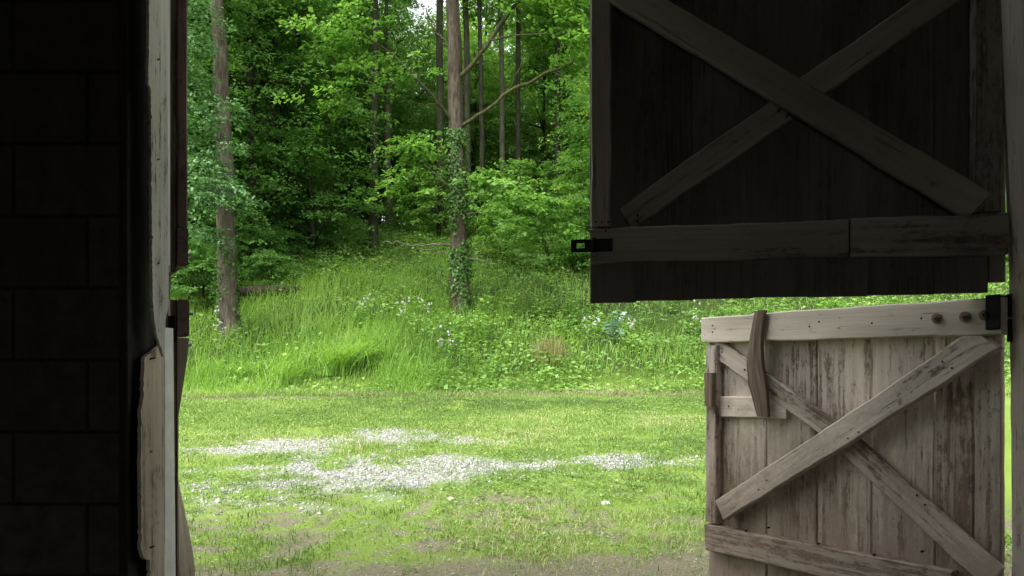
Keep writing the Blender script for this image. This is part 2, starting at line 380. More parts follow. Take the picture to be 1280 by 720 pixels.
def ground_mat():
    m, nt = new_mat('lawn_earth_and_gravel')
    tc = nd(nt, 'ShaderNodeTexCoord'); v = tc.outputs['Object']
    A = lambda k: nd(nt, 'ShaderNodeAttribute', attribute_name=k).outputs['Fac']
    n1 = noise(nt, v, 9, 6, .7); n2 = noise(nt, v, 60, 5, .7); n3 = noise(nt, v, .7, 4, .6)
    turf = ramp(nt, n2, [(.28, (.075, .105, .025)), (.5, (.15, .23, .04)), (.75, (.25, .33, .085))]).outputs[0]
    turf = mixc(nt, ramp(nt, n3, [(.4, 0.0), (.65, .6)]).outputs[0], turf, (.20, .29, .05))
    dirt = ramp(nt, n2, [(.3, (.095, .086, .054)), (.55, (.20, .186, .118)), (.75, (.33, .31, .215))]).outputs[0]
    grav = ramp(nt, n2, [(.3, (.17, .165, .15)), (.6, (.36, .355, .34))]).outputs[0]
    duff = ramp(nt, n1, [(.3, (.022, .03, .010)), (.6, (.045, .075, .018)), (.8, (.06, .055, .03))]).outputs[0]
    c = mixc(nt, ramp(nt, mathn(nt, 'ADD', A('dirt'), mathn(nt, 'MULTIPLY', mathn(nt, 'SUBTRACT', n1, .5), .7)), [(.3, 0.0), (.7, 1.0)]).outputs[0], turf, dirt)
    c = mixc(nt, A('gravel'), c, grav)
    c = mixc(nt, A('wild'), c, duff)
    pr = nd(nt, 'ShaderNodeBsdfPrincipled'); pr.inputs['Roughness'].default_value = .95; pr.inputs['Specular IOR Level'].default_value = .1
    nt.links.new(c, pr.inputs['Base Color'])
    b = nd(nt, 'ShaderNodeBump'); b.inputs['Strength'].default_value = .7; b.inputs['Distance'].default_value = .03
    nt.links.new(n2, b.inputs['Height']); nt.links.new(b.outputs[0], pr.inputs['Normal'])
    out(nt, pr.outputs[0]); return m
M['ground'] = ground_mat()
def stone_mat():
    m, nt = new_mat('pale_limestone')
    a = nd(nt, 'ShaderNodeAttribute', attribute_name='tint')
    c = ramp(nt, a.outputs['Fac'], [(0, (.13, .126, .115)), (.5, (.30, .295, .285)), (1, (.48, .48, .475))])
    pr = nd(nt, 'ShaderNodeBsdfPrincipled'); pr.inputs['Roughness'].default_value = .85; nt.links.new(c.outputs[0], pr.inputs['Base Color'])
    out(nt, pr.outputs[0]); return m
M['stone'] = stone_mat()

# ------------------------------------------------------------------ ground sheet
xs = np.unique(np.concatenate([np.linspace(-260, -30, 24), np.linspace(-30, -9, 36), np.linspace(-9, 8, 150), np.linspace(8, 30, 38), np.linspace(30, 260, 24)]))
ys = np.unique(np.concatenate([np.linspace(-120, 1, 20), np.linspace(1, 16.5, 165), np.linspace(16.5, 36, 60), np.linspace(36, 320, 50)]))
GX, GY = np.meshgrid(xs, ys); Z = zg(GX, GY)
nx, ny = len(xs), len(ys)
V = np.stack([GX, GY, Z], -1).reshape(-1, 3)
idx = np.arange(nx * ny).reshape(ny, nx)
Q = np.stack([idx[:-1, :-1], idx[:-1, 1:], idx[1:, 1:], idx[1:, :-1]], -1).reshape(-1, 4)
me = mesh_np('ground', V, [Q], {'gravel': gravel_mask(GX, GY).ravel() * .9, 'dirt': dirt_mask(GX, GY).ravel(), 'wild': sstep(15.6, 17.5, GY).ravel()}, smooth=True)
tag(link('ground', me, M['ground']), kind='structure')

# ------------------------------------------------------------------ lawn, gravel, bank cover (nobody could count these)
def pick(n, y0, y1, xa, xb, pw=1.0):
    """random ground points, denser towards the doorway"""
    u = RNG.uniform(0, 1, n)
    Y = y0 + (y1 - y0) * u ** pw
    X = RNG.uniform(-1, 1, n); X = np.where(X < 0, X * (xa[0] + xa[1] * Y), X * (xb[0] + xb[1] * Y))
    return X, Y
def lawn():
    X, Y = pick(360000, 3.2, 16.2, (1.0, .62), (1.0, .48), 1.0)
    g = gravel_mask(X, Y); d = dirt_mask(X, Y)
    keep = RNG.uniform(0, 1, len(X)) > np.clip(g * .85 + d * .9, 0, .94)
    cl = fbm(X * 3.2, Y * 3.2, 77, 3)
    keep &= RNG.uniform(0, 1, len(X)) < np.clip(.08 + 1.5 * (cl - .24) + .5 * sstep(7, 11, Y), .08, 1)
    X, Y, cl = X[keep], Y[keep], cl[keep]; n = len(X)
    base = np.stack([X, Y, zg(X, Y) - .004], 1)
    big = fbm(X * .45, Y * .45, 91, 3)
    H = RNG.uniform(.022, .075, n) * (.45 + 1.3 * cl) * (1 + .8 * sstep(14.6, 16, Y)); W = RNG.uniform(.0028, .0055, n) + .00045 * Y
    tint = np.clip(RNG.normal(.45, .22, n) + (big - .5) * 1.5, 0, 1)
    A = blades(base, H, W, RNG.uniform(0, 6.28, n), RNG.uniform(.2, 1.2, n), tint, 2)
    V, q, t, tt = A
    o = link('lawn_grass', mesh_np('lawn_grass', V, [q, t], {'tint': tt}), M['lawn'])
    tag(o, 'short patchy yellow green lawn grass between the doorway and the bank', 'grass', kind='stuff')
    # clover and plantain leaves, low to the ground
    X, Y = pick(150000, 3.2, 14.0, (1.0, .62), (1.0, .48), 1.0)
    g = gravel_mask(X, Y); d = dirt_mask(X, Y); cl = fbm(X * 2.2, Y * 2.2, 177, 3)
    keep = (RNG.uniform(0, 1, len(X)) > np.clip(g * 1.1 + d * .95, 0, .99)) & (RNG.uniform(0, 1, len(X)) < np.clip(3.2 * (cl - .42), 0, 1) )
    X, Y = X[keep], Y[keep]; n = len(X)
    base = np.stack([X, Y, zg(X, Y) + RNG.uniform(.004, .035, n)], 1)
    az = RNG.uniform(0, 6.28, n); dv = norm(np.stack([np.cos(az), np.sin(az), RNG.uniform(-.1, .6, n)], 1))
    nr = norm(np.array([0, 0, 1.]) + RNG.normal(0, .35, (n, 3)))
    L = RNG.uniform(.012, .032, n) + .001 * Y; v, f, t = leaf_arrays(base, dv, nr, L, L * .75, np.clip(RNG.normal(.5, .25, n), 0, .9))
    o = link('clover', mesh_np('clover', v, [f], {'tint': t}), M['lawn'])
    tag(o, 'low clover and broad leaved weeds spread through the lawn', 'clover', kind='stuff')
lawn()
def gravel():
    X, Y = pick(190000, 4.4, 11.2, (1.5, .5), (1, .4))
    g = gravel_mask(X, Y); k = RNG.uniform(0, 1, len(X)) < g * .74
    X2, Y2 = pick(7000, 3.2, 9.5, (1, .5), (1, .5)); 
    X = np.concatenate([X[k], X2]); Y = np.concatenate([Y[k], Y2]); n = len(X)
    r = RNG.uniform(.1, 1, n) ** 2.6 * .017 + .0035; r[-7000:] = RNG.uniform(.003, .008, 7000)
    D = np.array([[1, 0, 0], [-1, 0, 0], [0, 1, 0], [0, -1, 0], [0, 0, 1], [0, 0, -1.]])
    V = D[None] * r[:, None, None] * RNG.uniform(.6, 1.3, (n, 6, 1)) * np.array([1.1, 1.1, .75]) + RNG.normal(0, .2, (n, 6, 3)) * r[:, None, None]
    V += np.stack([X, Y, zg(X, Y) + r * .05], 1)[:, None]
    Fc = np.array([[0, 2, 4], [2, 1, 4], [1, 3, 4], [3, 0, 4], [2, 0, 5], [1, 2, 5], [3, 1, 5], [0, 3, 5]])
    Fa = (np.arange(n)[:, None, None] * 6 + Fc[None]).reshape(-1, 3)
    o = link('gravel', mesh_np('gravel', V.reshape(-1, 3), [Fa], {'tint': np.repeat(RNG.uniform(0, 1, n), 6)}), M['stone'])
    tag(o, 'scattered pale crushed gravel showing through the lawn', 'gravel', kind='stuff')
gravel()
def bank():
    # long grass
    X, Y = pick(125000, 14.7, 33, (3, .62), (3, .75), 1.35)
    left = sstep(1.5, -2.5, X); cl = fbm(X * .8, Y * .8, 201, 3)
    keep = RNG.uniform(0, 1, len(X)) < np.clip((.55 + .45 * left) * (.25 + 1.5 * (cl - .2)), .10, 1)
    X, Y, cl, left = X[keep], Y[keep], cl[keep], left[keep]; n = len(X)
    edge = sstep(15.1, 17.0, Y + 2.3 * (vnoise(X * .9, X * 0, 66) - .5) + .5 * (vnoise(X * 3.1, X * 0, 68) - .5))
    H = (RNG.uniform(.35, .85, n) * (.55 + .8 * cl) * (.75 + .35 * left)) * (.25 + .75 * edge) * (1 - .35 * sstep(22, 28, Y))
    W = RNG.uniform(.010, .020, n) * (.8 + .2 * edge)
    tint = np.clip(RNG.normal(.45, .17, n) + (fbm(X * .5, Y * .5, 301, 3) - .5) * .9, 0, 1)
    tint = np.clip(tint - .12 * sstep(21, 27, Y), 0, 1)
    V, q, t, tt = blades(np.stack([X, Y, zg(X, Y) - .03], 1), H, W, RNG.normal(-.6, 1.5, n), RNG.uniform(.15, .95, n), tint, 4)
    tag(link('tall_grass', mesh_np('tall_grass', V, [q, t], {'tint': tt}), M['bank']), 'tall lush green grass covering the bank behind the lawn', 'grass', kind='stuff')
    # low leafy ground cover
    X, Y = pick(190000, 15.6, 34, (3, .62), (3, .75), 1.25)
    right = .35 + .65 * sstep(-3.5, 0, X); cl = fbm(X * .9, Y * .9, 401, 3)
    keep = RNG.uniform(0, 1, len(X)) < np.clip(right * (.02 + 1.5 * (cl - .27)) + .3 * sstep(22, 28, Y), .03, 1)
    X, Y, cl = X[keep], Y[keep], cl[keep]; n = len(X)
    edge = sstep(15.4, 17.4, Y + 1.4 * (vnoise(X * .9, X * 0, 66) - .5))
    mound = .08 + 1.35 * edge * np.clip(fbm(X * 1.3, Y * 1.3, 501, 3) - .25, 0, 1)
    base = np.stack([X, Y, zg(X, Y) + mound * RNG.uniform(.35, 1, n) ** .6], 1)
    az = RNG.uniform(0, 6.28, n); dv = norm(np.stack([np.cos(az), np.sin(az), RNG.uniform(-.5, .6, n)], 1)); nr = norm(np.array([0, -.3, 1.]) + RNG.normal(0, .5, (n, 3)))
    L = RNG.uniform(.05, .15, n); v, f, t = leaf_arrays(base, dv, nr, L, L * RNG.uniform(.4, .75, n), np.clip(RNG.normal(.4, .2, n) + (fbm(X * .4, Y * .4, 601, 3) - .5) * 1.1 - .12 * sstep(21, 27, Y), 0, 1))
    tag(link('ground_cover', mesh_np('ground_cover', v, [f], {'tint': t}), M['weed']), 'low leafy weeds matted together over the sunny bank', 'ground cover', kind='stuff')
    # straw coloured litter along the foot of the bank
    n = 5200; X = RNG.uniform(-11, 12, n); Y = 15.1 + 1.0 * (vnoise(X * .9, X * 0, 69) - .5) + RNG.normal(0, .28, n)
    V, q, t, tt = blades(np.stack([X, Y, zg(X, Y)], 1), RNG.uniform(.06, .24, n), RNG.uniform(.008, .014, n), RNG.uniform(0, 6.28, n), RNG.uniform(.6, 1.6, n), RNG.uniform(0, 1, n), 3)
    tag(link('dry_litter', mesh_np('dry_litter', V, [q, t], {'tint': tt}), M['straw']), 'dry straw coloured litter along the foot of the grassy bank', 'dead grass', kind='stuff')
    # forest floor herbs
    X, Y = pick(90000, 25, 60, (2, .7), (2, .6), 1.4)
    cl = fbm(X * .6, Y * .6, 701, 3); keep = RNG.uniform(0, 1, len(X)) < np.clip(2 * (cl - .3), .05, 1)
    X, Y, cl = X[keep], Y[keep], cl[keep]; n = len(X)
    base = np.stack([X, Y, zg(X, Y) + .05 + RNG.uniform(0, .9, n) * np.clip(cl - .2, 0, 1) * 1.3], 1)
    az = RNG.uniform(0, 6.28, n); dv = norm(np.stack([np.cos(az), np.sin(az), RNG.uniform(-.4, .3, n)], 1)); nr = norm(np.array([0, -.2, 1.]) + RNG.normal(0, .4, (n, 3)))
    L = RNG.uniform(.09, .18, n); v, f, t = leaf_arrays(base, dv, nr, L, L * .6, np.clip(RNG.normal(.4, .2, n) + (cl - .5), 0, 1))
    tag(link('forest_undergrowth', mesh_np('forest_undergrowth', v, [f], {'tint': t}), M['forest']), 'leafy undergrowth on the shaded slope under the trees', 'undergrowth', kind='stuff')
bank()

# ------------------------------------------------------------------ trees
def trunk_path(h, r, lean=(0, 0), seed=0, m=14, wob=.12):
    rr = np.random.default_rng(seed); zs = np.linspace(-.25, h, m); u = np.clip(zs / h, 0, 1)
    px = lean[0] * u + np.cumsum(rr.normal(0, wob / m ** .5, m)) * .5; py = lean[1] * u + np.cumsum(rr.normal(0, wob / m ** .5, m)) * .5
    px -= px[0]; py -= py[0]
    rad = r * (1 - .80 * u ** 1.1) * (1 + .45 * np.exp(-np.clip(zs, 0, None) * 2.2))
    return np.stack([px, py, zs], 1), rad
def forest_variant(seed, h, r, cb, cr, ns, nl, leaf, k=8):
    rr = np.random.default_rng(seed)
    P, rad = trunk_path(h, r, (rr.uniform(-.6, .6), rr.uniform(-.6, .6)), seed)
    mb = MB(); mb.tube(P, rad, k, seed=seed, jit=.04)
    zs = cb + (h + .8 - cb) * rr.uniform(0, 1, ns) ** .9
    th = rr.uniform(0, 6.28, ns); u = (zs - cb) / (h + .8 - cb)
    prof = cr * (np.sin(np.pi * np.clip(u * .82 + .14, 0, 1)) ** .7) * (.7 + .5 * vnoise(th * 1.2, zs * .5, seed))
    rad_ = prof * rr.uniform(.25, 1, ns) ** .7
    ax = np.stack([np.interp(zs, P[:, 2], P[:, 0]), np.interp(zs, P[:, 2], P[:, 1]), zs], 1)
    D = np.stack([np.cos(th), np.sin(th), rr.uniform(-.2, .35, ns)], 1)
    C = ax + D * (rad_ * .75)[:, None]
    # limbs carrying the sprays
    for j in range(0, ns, max(1, ns // 26)):
        a = ax[j] - np.array([0, 0, .5]); e = C[j] + D[j] * .5; mid = (a + e) / 2 + np.array([0, 0, .25])
        mb.tube([a, mid, e], [.045, .028, .008], 5, seed=j)
    S = rr.uniform(.7, 1.5, ns)
    lm = leaf_mesh('crown', [sprays(C, D, S, nl, rr, leaf, tint=np.clip(rr.normal(.45, .22, ns) + .25 * (u - .5), 0, 1))])
    return mb, lm
VAR = []
for i, (h, r, cb, cr, ns, nl, leaf) in enumerate([(19, .20, 2.2, 3.3, 300, 52, .15), (22, .24, 4.5, 3.8, 320, 52, .16), (16, .15, 1.2, 2.8, 280, 50, .14), (21, .17, 7.0, 3.2, 260, 52, .16), (12, .09, .9, 2.4, 220, 50, .13), (7, .06, .3, 2.2, 200, 50, .13), (9.5, .07, .5, 2.5, 240, 50, .14)]):
    VAR.append(forest_variant(100 + i, h, r, cb, cr, ns, nl, leaf))
VM = {}
def place_tree(vi, X, Y, rz, sc, bark, leafm, name, label, group=None, cat='tree'):
    key = (vi, bark, leafm)
    if key not in VM:
        tm = VAR[vi][0].build('trunk', M[bark], as_mesh=True, smooth=True)
        cm = VAR[vi][1].copy(); cm.materials.clear(); cm.materials.append(M[leafm]); VM[key] = (tm, cm)
    t = empty(name, (X, Y, float(zg(X, Y))), rz); t.scale = (sc, sc, sc); tag(t, label, cat, group)
    link('trunk', VM[key][0], None, t); link('crown', VM[key][1], None, t)
    return t
# edge trees one can point at: pixel of the foot in the photograph, depth, trunk width in pixels
def custom_tree(name, label, foot, Y, pts, bark, leafm, crown=(6, 20, 3.0, 260, 50, .15), limbs=(), lobes=(), seed=0, group=None, k=10, zfoot=None, ivy=None, tint=None, cat='tree'):
    X = (foot - 640) * Y / F; z0 = float(zg(X, Y)) if zfoot is None else zfoot
    t = empty(name, (X, Y, z0)); tag(t, label, cat, group); o = np.array([X, Y, z0])
    P = []; R = []
    for (px, py, wpx) in pts:
        P.append(at(px, py, Y) - o); R.append(wpx * Y / F / 2)
    P = np.array(P); R = np.array(R)
    # continue the trunk above the picture to its full height
    d = P[-1] - P[-2]; d /= np.linalg.norm(d); rr = np.random.default_rng(seed)
    h = crown[1]
    P = np.concatenate([[[P[0][0], 0, -.3]], P]); R = np.concatenate([[R[0] * 1.15], R])
    m = max(2, int((h - P[-1][2]) / 1.5)); top = P[-1].copy(); r0 = R[-1]
    for i in range(1, m + 1):
        P = np.concatenate([P, [top + d * (h - top[2]) * i / m + np.array([rr.normal(0, .1), rr.normal(0, .1), 0])]]); R = np.append(R, r0 * (1 - .85 * i / m))
    # subdivide
    s = np.linspace(0, len(P) - 1, len(P) * 4); P2 = np.stack([np.interp(s, np.arange(len(P)), P[:, c]) for c in range(3)], 1); R2 = np.interp(s, np.arange(len(P)), R)
    P2[:, :2] += (np.stack([vnoise(P2[:, 2] * .9, P2[:, 2] * 0, seed), vnoise(P2[:, 2] * .9, P2[:, 2] * 0 + 5, seed)], 1) - .5) * R2[:, None] * .35
    mb = MB(); mb.tube(P2, R2, k, seed=seed, jit=.05); mb.build('trunk', M[bark], t, smooth=True)
    for ln, lp in enumerate(limbs):
        mat, pts_, r_a, r_b = lp
        Q_ = np.array([at(px, py, Y + dy) - o for px, py, dy in pts_])
        s = np.linspace(0, len(Q_) - 1, len(Q_) * 4); Q2 = np.stack([np.interp(s, np.arange(len(Q_)), Q_[:, c]) for c in range(3)], 1)
        Q2 += rr.normal(0, .035, Q2.shape) * np.linspace(.2, 1, len(Q2))[:, None]; mb = MB(); mb.tube(Q2, np.linspace(r_a, r_b, len(Q2)), 6, seed=ln); mb.build('branch', M[mat], t, smooth=True)
    parts = []
    cb, h, cr, ns, nl, leaf = crown
    if ns:
        zs = cb + (h - cb) * rr.uniform(0, 1, ns); th = rr.uniform(0, 6.28, ns); u = (zs - cb) / (h - cb)
        prof = cr * np.sin(np.pi * np.clip(u * .8 + .15, 0, 1)) ** .7
        D = np.stack([np.cos(th), np.sin(th), rr.uniform(-.2, .3, ns)], 1)
        ax = np.stack([np.interp(zs, P2[:, 2], P2[:, 0]), np.interp(zs, P2[:, 2], P2[:, 1]), zs], 1)
        parts.append(sprays(ax + D * (prof * rr.uniform(.2, 1, ns))[:, None], D, rr.uniform(.7, 1.4, ns), nl, rr, leaf, tint=tint))
    for (px, py, dy, rx, rz_, ns2, lf) in lobes:      # leafy lobes: centre and radii
        c = at(px, py, Y + dy) - o
        q = rr.normal(0, .5, (ns2, 3)) * np.array([rx, rx * .8, rz_]) + c
        D = norm(q - np.array([np.interp(c[2], P2[:, 2], P2[:, 0]), 0, c[2]]) + rr.normal(0, .4, (ns2, 3))); D[:, 2] *= .4
        parts.append(sprays(q, D, rr.uniform(.4, .95, ns2), 34, rr, lf))
    if parts: link('crown', leaf_mesh('crown', parts), M[leafm], t)
    if ivy:
        za, zb, n, spread = ivy
        zs = rr.uniform(za, zb, n); th = rr.uniform(0, 6.28, n)
        cx = np.interp(zs, P2[:, 2], P2[:, 0]); cy = np.interp(zs, P2[:, 2], P2[:, 1]); ra = np.interp(zs, P2[:, 2], R2)
        keep = fbm(th * 1.2, zs * 1.3, seed, 3) > np.where(zs < zb * .5, .50, .40); zs, th, cx, cy, ra = [q[keep] for q in (zs, th, cx, cy, ra)]; n = len(zs)
        rad_ = ra + np.abs(rr.normal(0, spread, n)); Dn = np.stack([np.cos(th), np.sin(th), 0 * th], 1)
        b = np.stack([cx, cy, zs], 1) + Dn * rad_[:, None]
        nr = norm(Dn + rr.normal(0, .35, (n, 3)) + np.array([0, 0, .5])); dv = norm(np.cross(nr, rr.normal(0, 1, (n, 3))) + np.array([0, 0, -.6]))
        L = rr.uniform(.2, 1, n) ** 1.5 * .085 + .03; link('ivy', leaf_mesh('ivy', [leaf_arrays(b, dv, nr, L, L * .8, rr.uniform(0, 1, n))]), M['ivy'], t)
    return t

custom_tree('grey_barked_tree', 'tall grey tree with blotchy lichen bark and ivy round its foot, leftmost big trunk', 287, 19.2,
            [(288, 412, 27), (286, 370, 24), (284, 300, 22), (282, 235, 21), (279, 160, 19), (275, 80, 17), (271, 0, 16), (266, -90, 14)], 'bark_left', 'forest', (11, 20, 3.2, 160, 45, .14), seed=3, k=14,
            ivy=(.2, 2.3, 900, .05), limbs=[('limb', [(279, 140, 0), (262, 118, -.3), (236, 110, -.6)], .03, .008)])
custom_tree('brown_barked_tree', 'big brown tree with upswept limbs and ivy sleeve, alone at the top of the bank', 575, 21.0,
            [(575, 386, 26), (574, 350, 24), (574, 300, 21), (572, 240, 20), (570, 150, 19), (568, 80, 18), (567, 0, 16.5), (566, -100, 14)], 'bark_mid', 'bright', (11.5, 19, 4.0, 170, 45, .17), seed=5, k=14,
            ivy=(.1, 5.4, 9500, .085),
            limbs=[('limb', [(572, 100, 0), (590, 82, -.3), (612, 52, -.5), (630, 26, -.6), (652, -6, -.8), (675, -50, -1)], .075, .05),
                   ('limb', [(612, 52, -.5), (640, 44, -.9), (680, 42, -1.3), (712, 40, -1.5)], .035, .014),
                   ('limb', [(574, 160, 0), (600, 142, -.5), (640, 112, -.9), (690, 90, -1.2), (735, 70, -1.4), (790, 55, -1.5)], .06, .028),
                   ('limb', [(570, 156, 0), (548, 130, -.4), (520, 95, -.8), (480, 60, -1.0), (455, 45, -1.2)], .052, .022),
                   ('limb', [(632, 118, -.8), (648, 88, -1.0), (660, 60, -1.1)], .022, .008), ('limb', [(690, 90, -1.2), (712, 98, -1.4), (728, 112, -1.6)], .02, .007),
                   ('limb', [(520, 95, -.8), (512, 66, -.9), (515, 40, -1.0)], .022, .008), ('limb', [(548, 130, -.4), (525, 132, -.7), (500, 122, -.9)], .02, .007),
                   ('twig', [(573, 306, 0), (540, 306, -.4), (505, 305, -.7), (478, 302, -.9)], .03, .01),
                   ('twig', [(573, 317, 0), (548, 315, -.3), (520, 310, -.6)], .02, .008),
                   ('twig', [(573, 245, 0), (555, 226, -.4), (535, 210, -.7), (525, 190, -.7)], .025, .008),
                   ('twig', [(575, 268, 0), (600, 266, -.6), (635, 265, -1.0)], .02, .008),
                   ('twig', [(578, 320, 0), (600, 325, -.5), (622, 330, -.8)], .018, .006),
                   ('limb', [(567, 70, 0), (556, 50, .3), (545, 40, .6), (530, 10, .8)], .045, .02)],
            lobes=[(645, 258, -1.0, 1.2, .5, 46, .16), (610, 222, -.6, .8, .4, 24, .15), (530, 190, -.6, .8, .4, 20, .15), (680, 280, -1.1, .7, .4, 18, .15), (520, 240, -.6, .7, .35, 12, .15), (625, 295, -1, .7, .25, 10, .15),
                   (445, 50, -1.0, 1.1, .7, 34, .16), (660, 8, -.8, 1.3, .5, 36, .17), (715, 50, -1.4, 1.0, .6, 34, .17), (505, 95, -.8, .9, .5, 12, .16), (700, 10, -1.2, 1.2, .5, 36, .17), (435, 125, -.8, .6, .3, 9, .16)])
deep = [  # trunks one can tell apart behind the edge
    ('slim_dark_tree', 'slim nearly black trunk rising from the brow of the grass slope', 467, 29, [(467, 318, 13), (467, 200, 11), (468, 100, 10), (469, 20, 9)], 'bark_dark', 'bright', (10.5, 20, 2.6, 130, 48, .15)),
    ('ivy_clad_tree', 'dark ivy smothered trunk just left of the slim black one', 409, 33, [(408, 312, 17), (409, 240, 15), (412, 150, 13), (415, 0, 10)], 'bark_dark', 'forest', (3.5, 20, 3.2, 330, 48, .15)),
    ('brown_tree', 'dim brown trunk half hidden by leaves between grey tree and ivy clad trunk', 380, 34, [(380, 315, 16), (379, 200, 15), (378, 100, 14), (376, 0, 12)], 'bark_grey', 'forest', (3, 21, 3.4, 340, 48, .15)),
    ('pale_stub_tree', 'short looking pale trunk beside the slim black one at the slope brow', 487, 34, [(487, 312, 13), (486, 270, 12), (485, 220, 10), (484, 150, 9)], 'bark_left', 'forest', (4.5, 15, 2.8, 260, 46, .14)),
    ('straight_dark_tree', 'straight dark trunk seen just left of the big brown tree against the sky gap', 550, 31, [(552, 330, 13), (551, 200, 10), (550, 100, 9.5), (549, 0, 9)], 'bark_dark', 'forest', (12, 21, 2.6, 110, 46, .16)),
    ('close_behind_tree', 'grey trunk peeking out right behind the big brown tree', 584, 33, [(586, 330, 10), (585, 200, 8), (583, 70, 8), (582, 0, 7.5)], 'bark_grey', 'bright', (11, 21, 3.0, 150, 46, .16)),
    ('thin_pole_tree', 'thin dark pole of a tree, first one right of the big brown tree', 602, 32, [(604, 330, 8), (603, 200, 6.5), (601, 100, 6), (599, 0, 5)], 'bark_dark', 'bright', (10, 18, 2.2, 120, 46, .15)),
    ('slender_grey_tree', 'slender grey trunk, second one right of the big brown tree', 627, 33, [(628, 330, 9), (628, 200, 7), (627, 100, 6.5), (626, 0, 6)], 'bark_grey', 'bright', (10, 20, 2.6, 140, 46, .16)),
    ('slender_dark_tree', 'slender dark trunk, third one right of the big brown tree', 648, 34, [(648, 330, 9), (648, 200, 7), (647, 100, 6.5), (648, 0, 6)], 'bark_dark', 'bright', (10, 20, 2.6, 140, 46, .16)),
    ('lone_dark_tree', 'dark thin trunk nearest to the upper door edge', 698, 35, [(698, 330, 9), (697, 200, 7.5), (697, 100, 7), (696, 0, 6)], 'bark_dark', 'bright', (9, 20, 2.6, 140, 46, .16)),
]
for i, (nm, lb, foot, Y, pts, bark, lf, cr) in enumerate(deep):
    custom_tree(nm, lb, foot, Y, pts, bark, lf, cr, seed=20 + i, k=8, zfoot=float(zg((foot - 640) * Y / F, Y)), ivy=(.5, 6, 900, .06) if nm == 'ivy_clad_tree' else None)
# the wood behind: individual trees standing deep between the edge trees
rr = np.random.default_rng(77)
pos = []
tries = 0
while len(pos) < 84 and tries < 12000:
    tries += 1
    Y = rr.uniform(27.5, 66); X = rr.uniform(-.74, .42) * Y
    if abs(X / Y + .165) < .10 and Y < 33: continue                  # the grass slope stays open
    if -.30 < X / Y < .13 and Y < 38: continue
    if (abs(X / Y + .12) < .05 or abs(X / Y + .225) < .018) and Y > 36: continue                   # gap where the sky shows
    if all((X - a) ** 2 + (Y - b) ** 2 > 5 for a, b in pos): pos.append((X, Y))
for (X, Y) in pos:
    far = Y > 40
    vi = rr.choice([0, 1, 2, 3, 4], p=[.25, .25, .2, .15, .15])
    sunny = X / Y > -.1  # right-hand crowns mostly take brighter leaf colour, painting in the airy glow
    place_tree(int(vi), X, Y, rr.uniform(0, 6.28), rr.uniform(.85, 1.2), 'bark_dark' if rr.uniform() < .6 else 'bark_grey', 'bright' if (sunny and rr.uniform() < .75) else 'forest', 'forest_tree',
               'leafy woodland tree standing in the crowded wood behind the trees at its edge', 'woodland trees behind the edge of the wood')
# shady trees massed on the left of the slope
for i, (px, Y, vi, sc) in enumerate([(232, 24, 2, .95), (318, 26.5, 2, 1.05), (345, 29, 0, 1.0), (262, 29, 0, 1.1), (210, 30, 1, 1.), (180, 25, 4, 1.1), (300, 34, 1, 1.), (360, 29.5, 4, .85), (150, 22, 2, .9), (90, 26, 0, 1.)]):
    X = (px - 640) * Y / F
    place_tree(vi, X, Y, i * 1.3, sc, 'bark_dark', 'forest', 'shade_tree', 'dense dark green tree massed on the left side of the slope', 'dense trees left of the grass slope')
# low leafy young trees between the trunks
rr = np.random.default_rng(99)
pos2 = []
while len(pos2) < 100:
    Y = rr.uniform(27, 50); X = rr.uniform(-.60, .30) * Y
    if -.27 < X / Y < .13 and Y < 37: continue
    if all((X - a) ** 2 + (Y - b) ** 2 > 3 for a, b in pos2): pos2.append((X, Y))
for (X, Y) in pos2:
    place_tree(5 + int(rr.integers(0, 2)), X, Y, rr.uniform(0, 6.28), rr.uniform(.75, 1.25), 'bark_dark', 'bright' if (X / Y > -.13 and rr.uniform() < .7) else 'forest', 'young_tree',  # right-hand young trees get the glow through brighter leaf colour too
               'low bushy young tree with leaves down to the ground among the woodland trunks', 'young trees under the woodland canopy')
def far_wood():
    n = 4200; r = np.random.default_rng(321); Y = r.uniform(60, 78, n); X = r.uniform(-.85, .6, n) * Y
    gap = (np.abs(X / Y + .125) < .06) | (np.abs(X / Y + .225) < .022)
    H = np.where(gap, 14.5, 24) * (.8 + .35 * vnoise(X * .25, Y * .1, 5)); z = zg(X, Y) + r.uniform(0, 1, n) * H
    a = r.uniform(0, 6.28, n); D = np.stack([np.cos(a), np.sin(a), r.uniform(-.2, .3, n)], 1)
    o = link('far_wood', leaf_mesh('far_wood', [sprays(np.stack([X, Y, z], 1), D, r.uniform(1.5, 3.2, n), 46, r, .34, flat=.6)]), M['bright'])  # bright leaf colour stands in for depth haze
    tag(o, 'far leafy mass of the wood closing the view between the trunks', 'wood', kind='stuff')
far_wood()
# understory saplings, low and leafy
def sapling_variant(seed, h, r, ns, nl, leaf):
    rr = np.random.default_rng(seed); mb = MB()
    for j in range(5):
        th = rr.uniform(0, 6.28); e = np.array([math.cos(th) * r * .6, math.sin(th) * r * .6, h * rr.uniform(.6, 1)]); mb.tube([np.array([0, 0, -.1]), e * np.array([.35, .35, .55]), e], [.02, .014, .004], 5, seed=j)
    th = rr.uniform(0, 6.28, ns); z = h * rr.uniform(.08, 1, ns); q = r * np.sin(np.pi * np.clip(z / h * .75 + .2, 0, 1)) * rr.uniform(.2, .9, ns)
    D = np.stack([np.cos(th), np.sin(th), rr.uniform(-.1, .3, ns)], 1); C = D * q[:, None]; C[:, 2] = z
    return mb, leaf_mesh('foliage', [sprays(C, D, rr.uniform(.35, .8, ns), nl, rr, leaf)])
SAP = [sapling_variant(900, 2.4, 1.3, 90, 36, .12), sapling_variant(901, 1.5, 1.2, 80, 34, .11), sapling_variant(902, 3.4, 1.5, 120, 36, .13)]
SM = {}
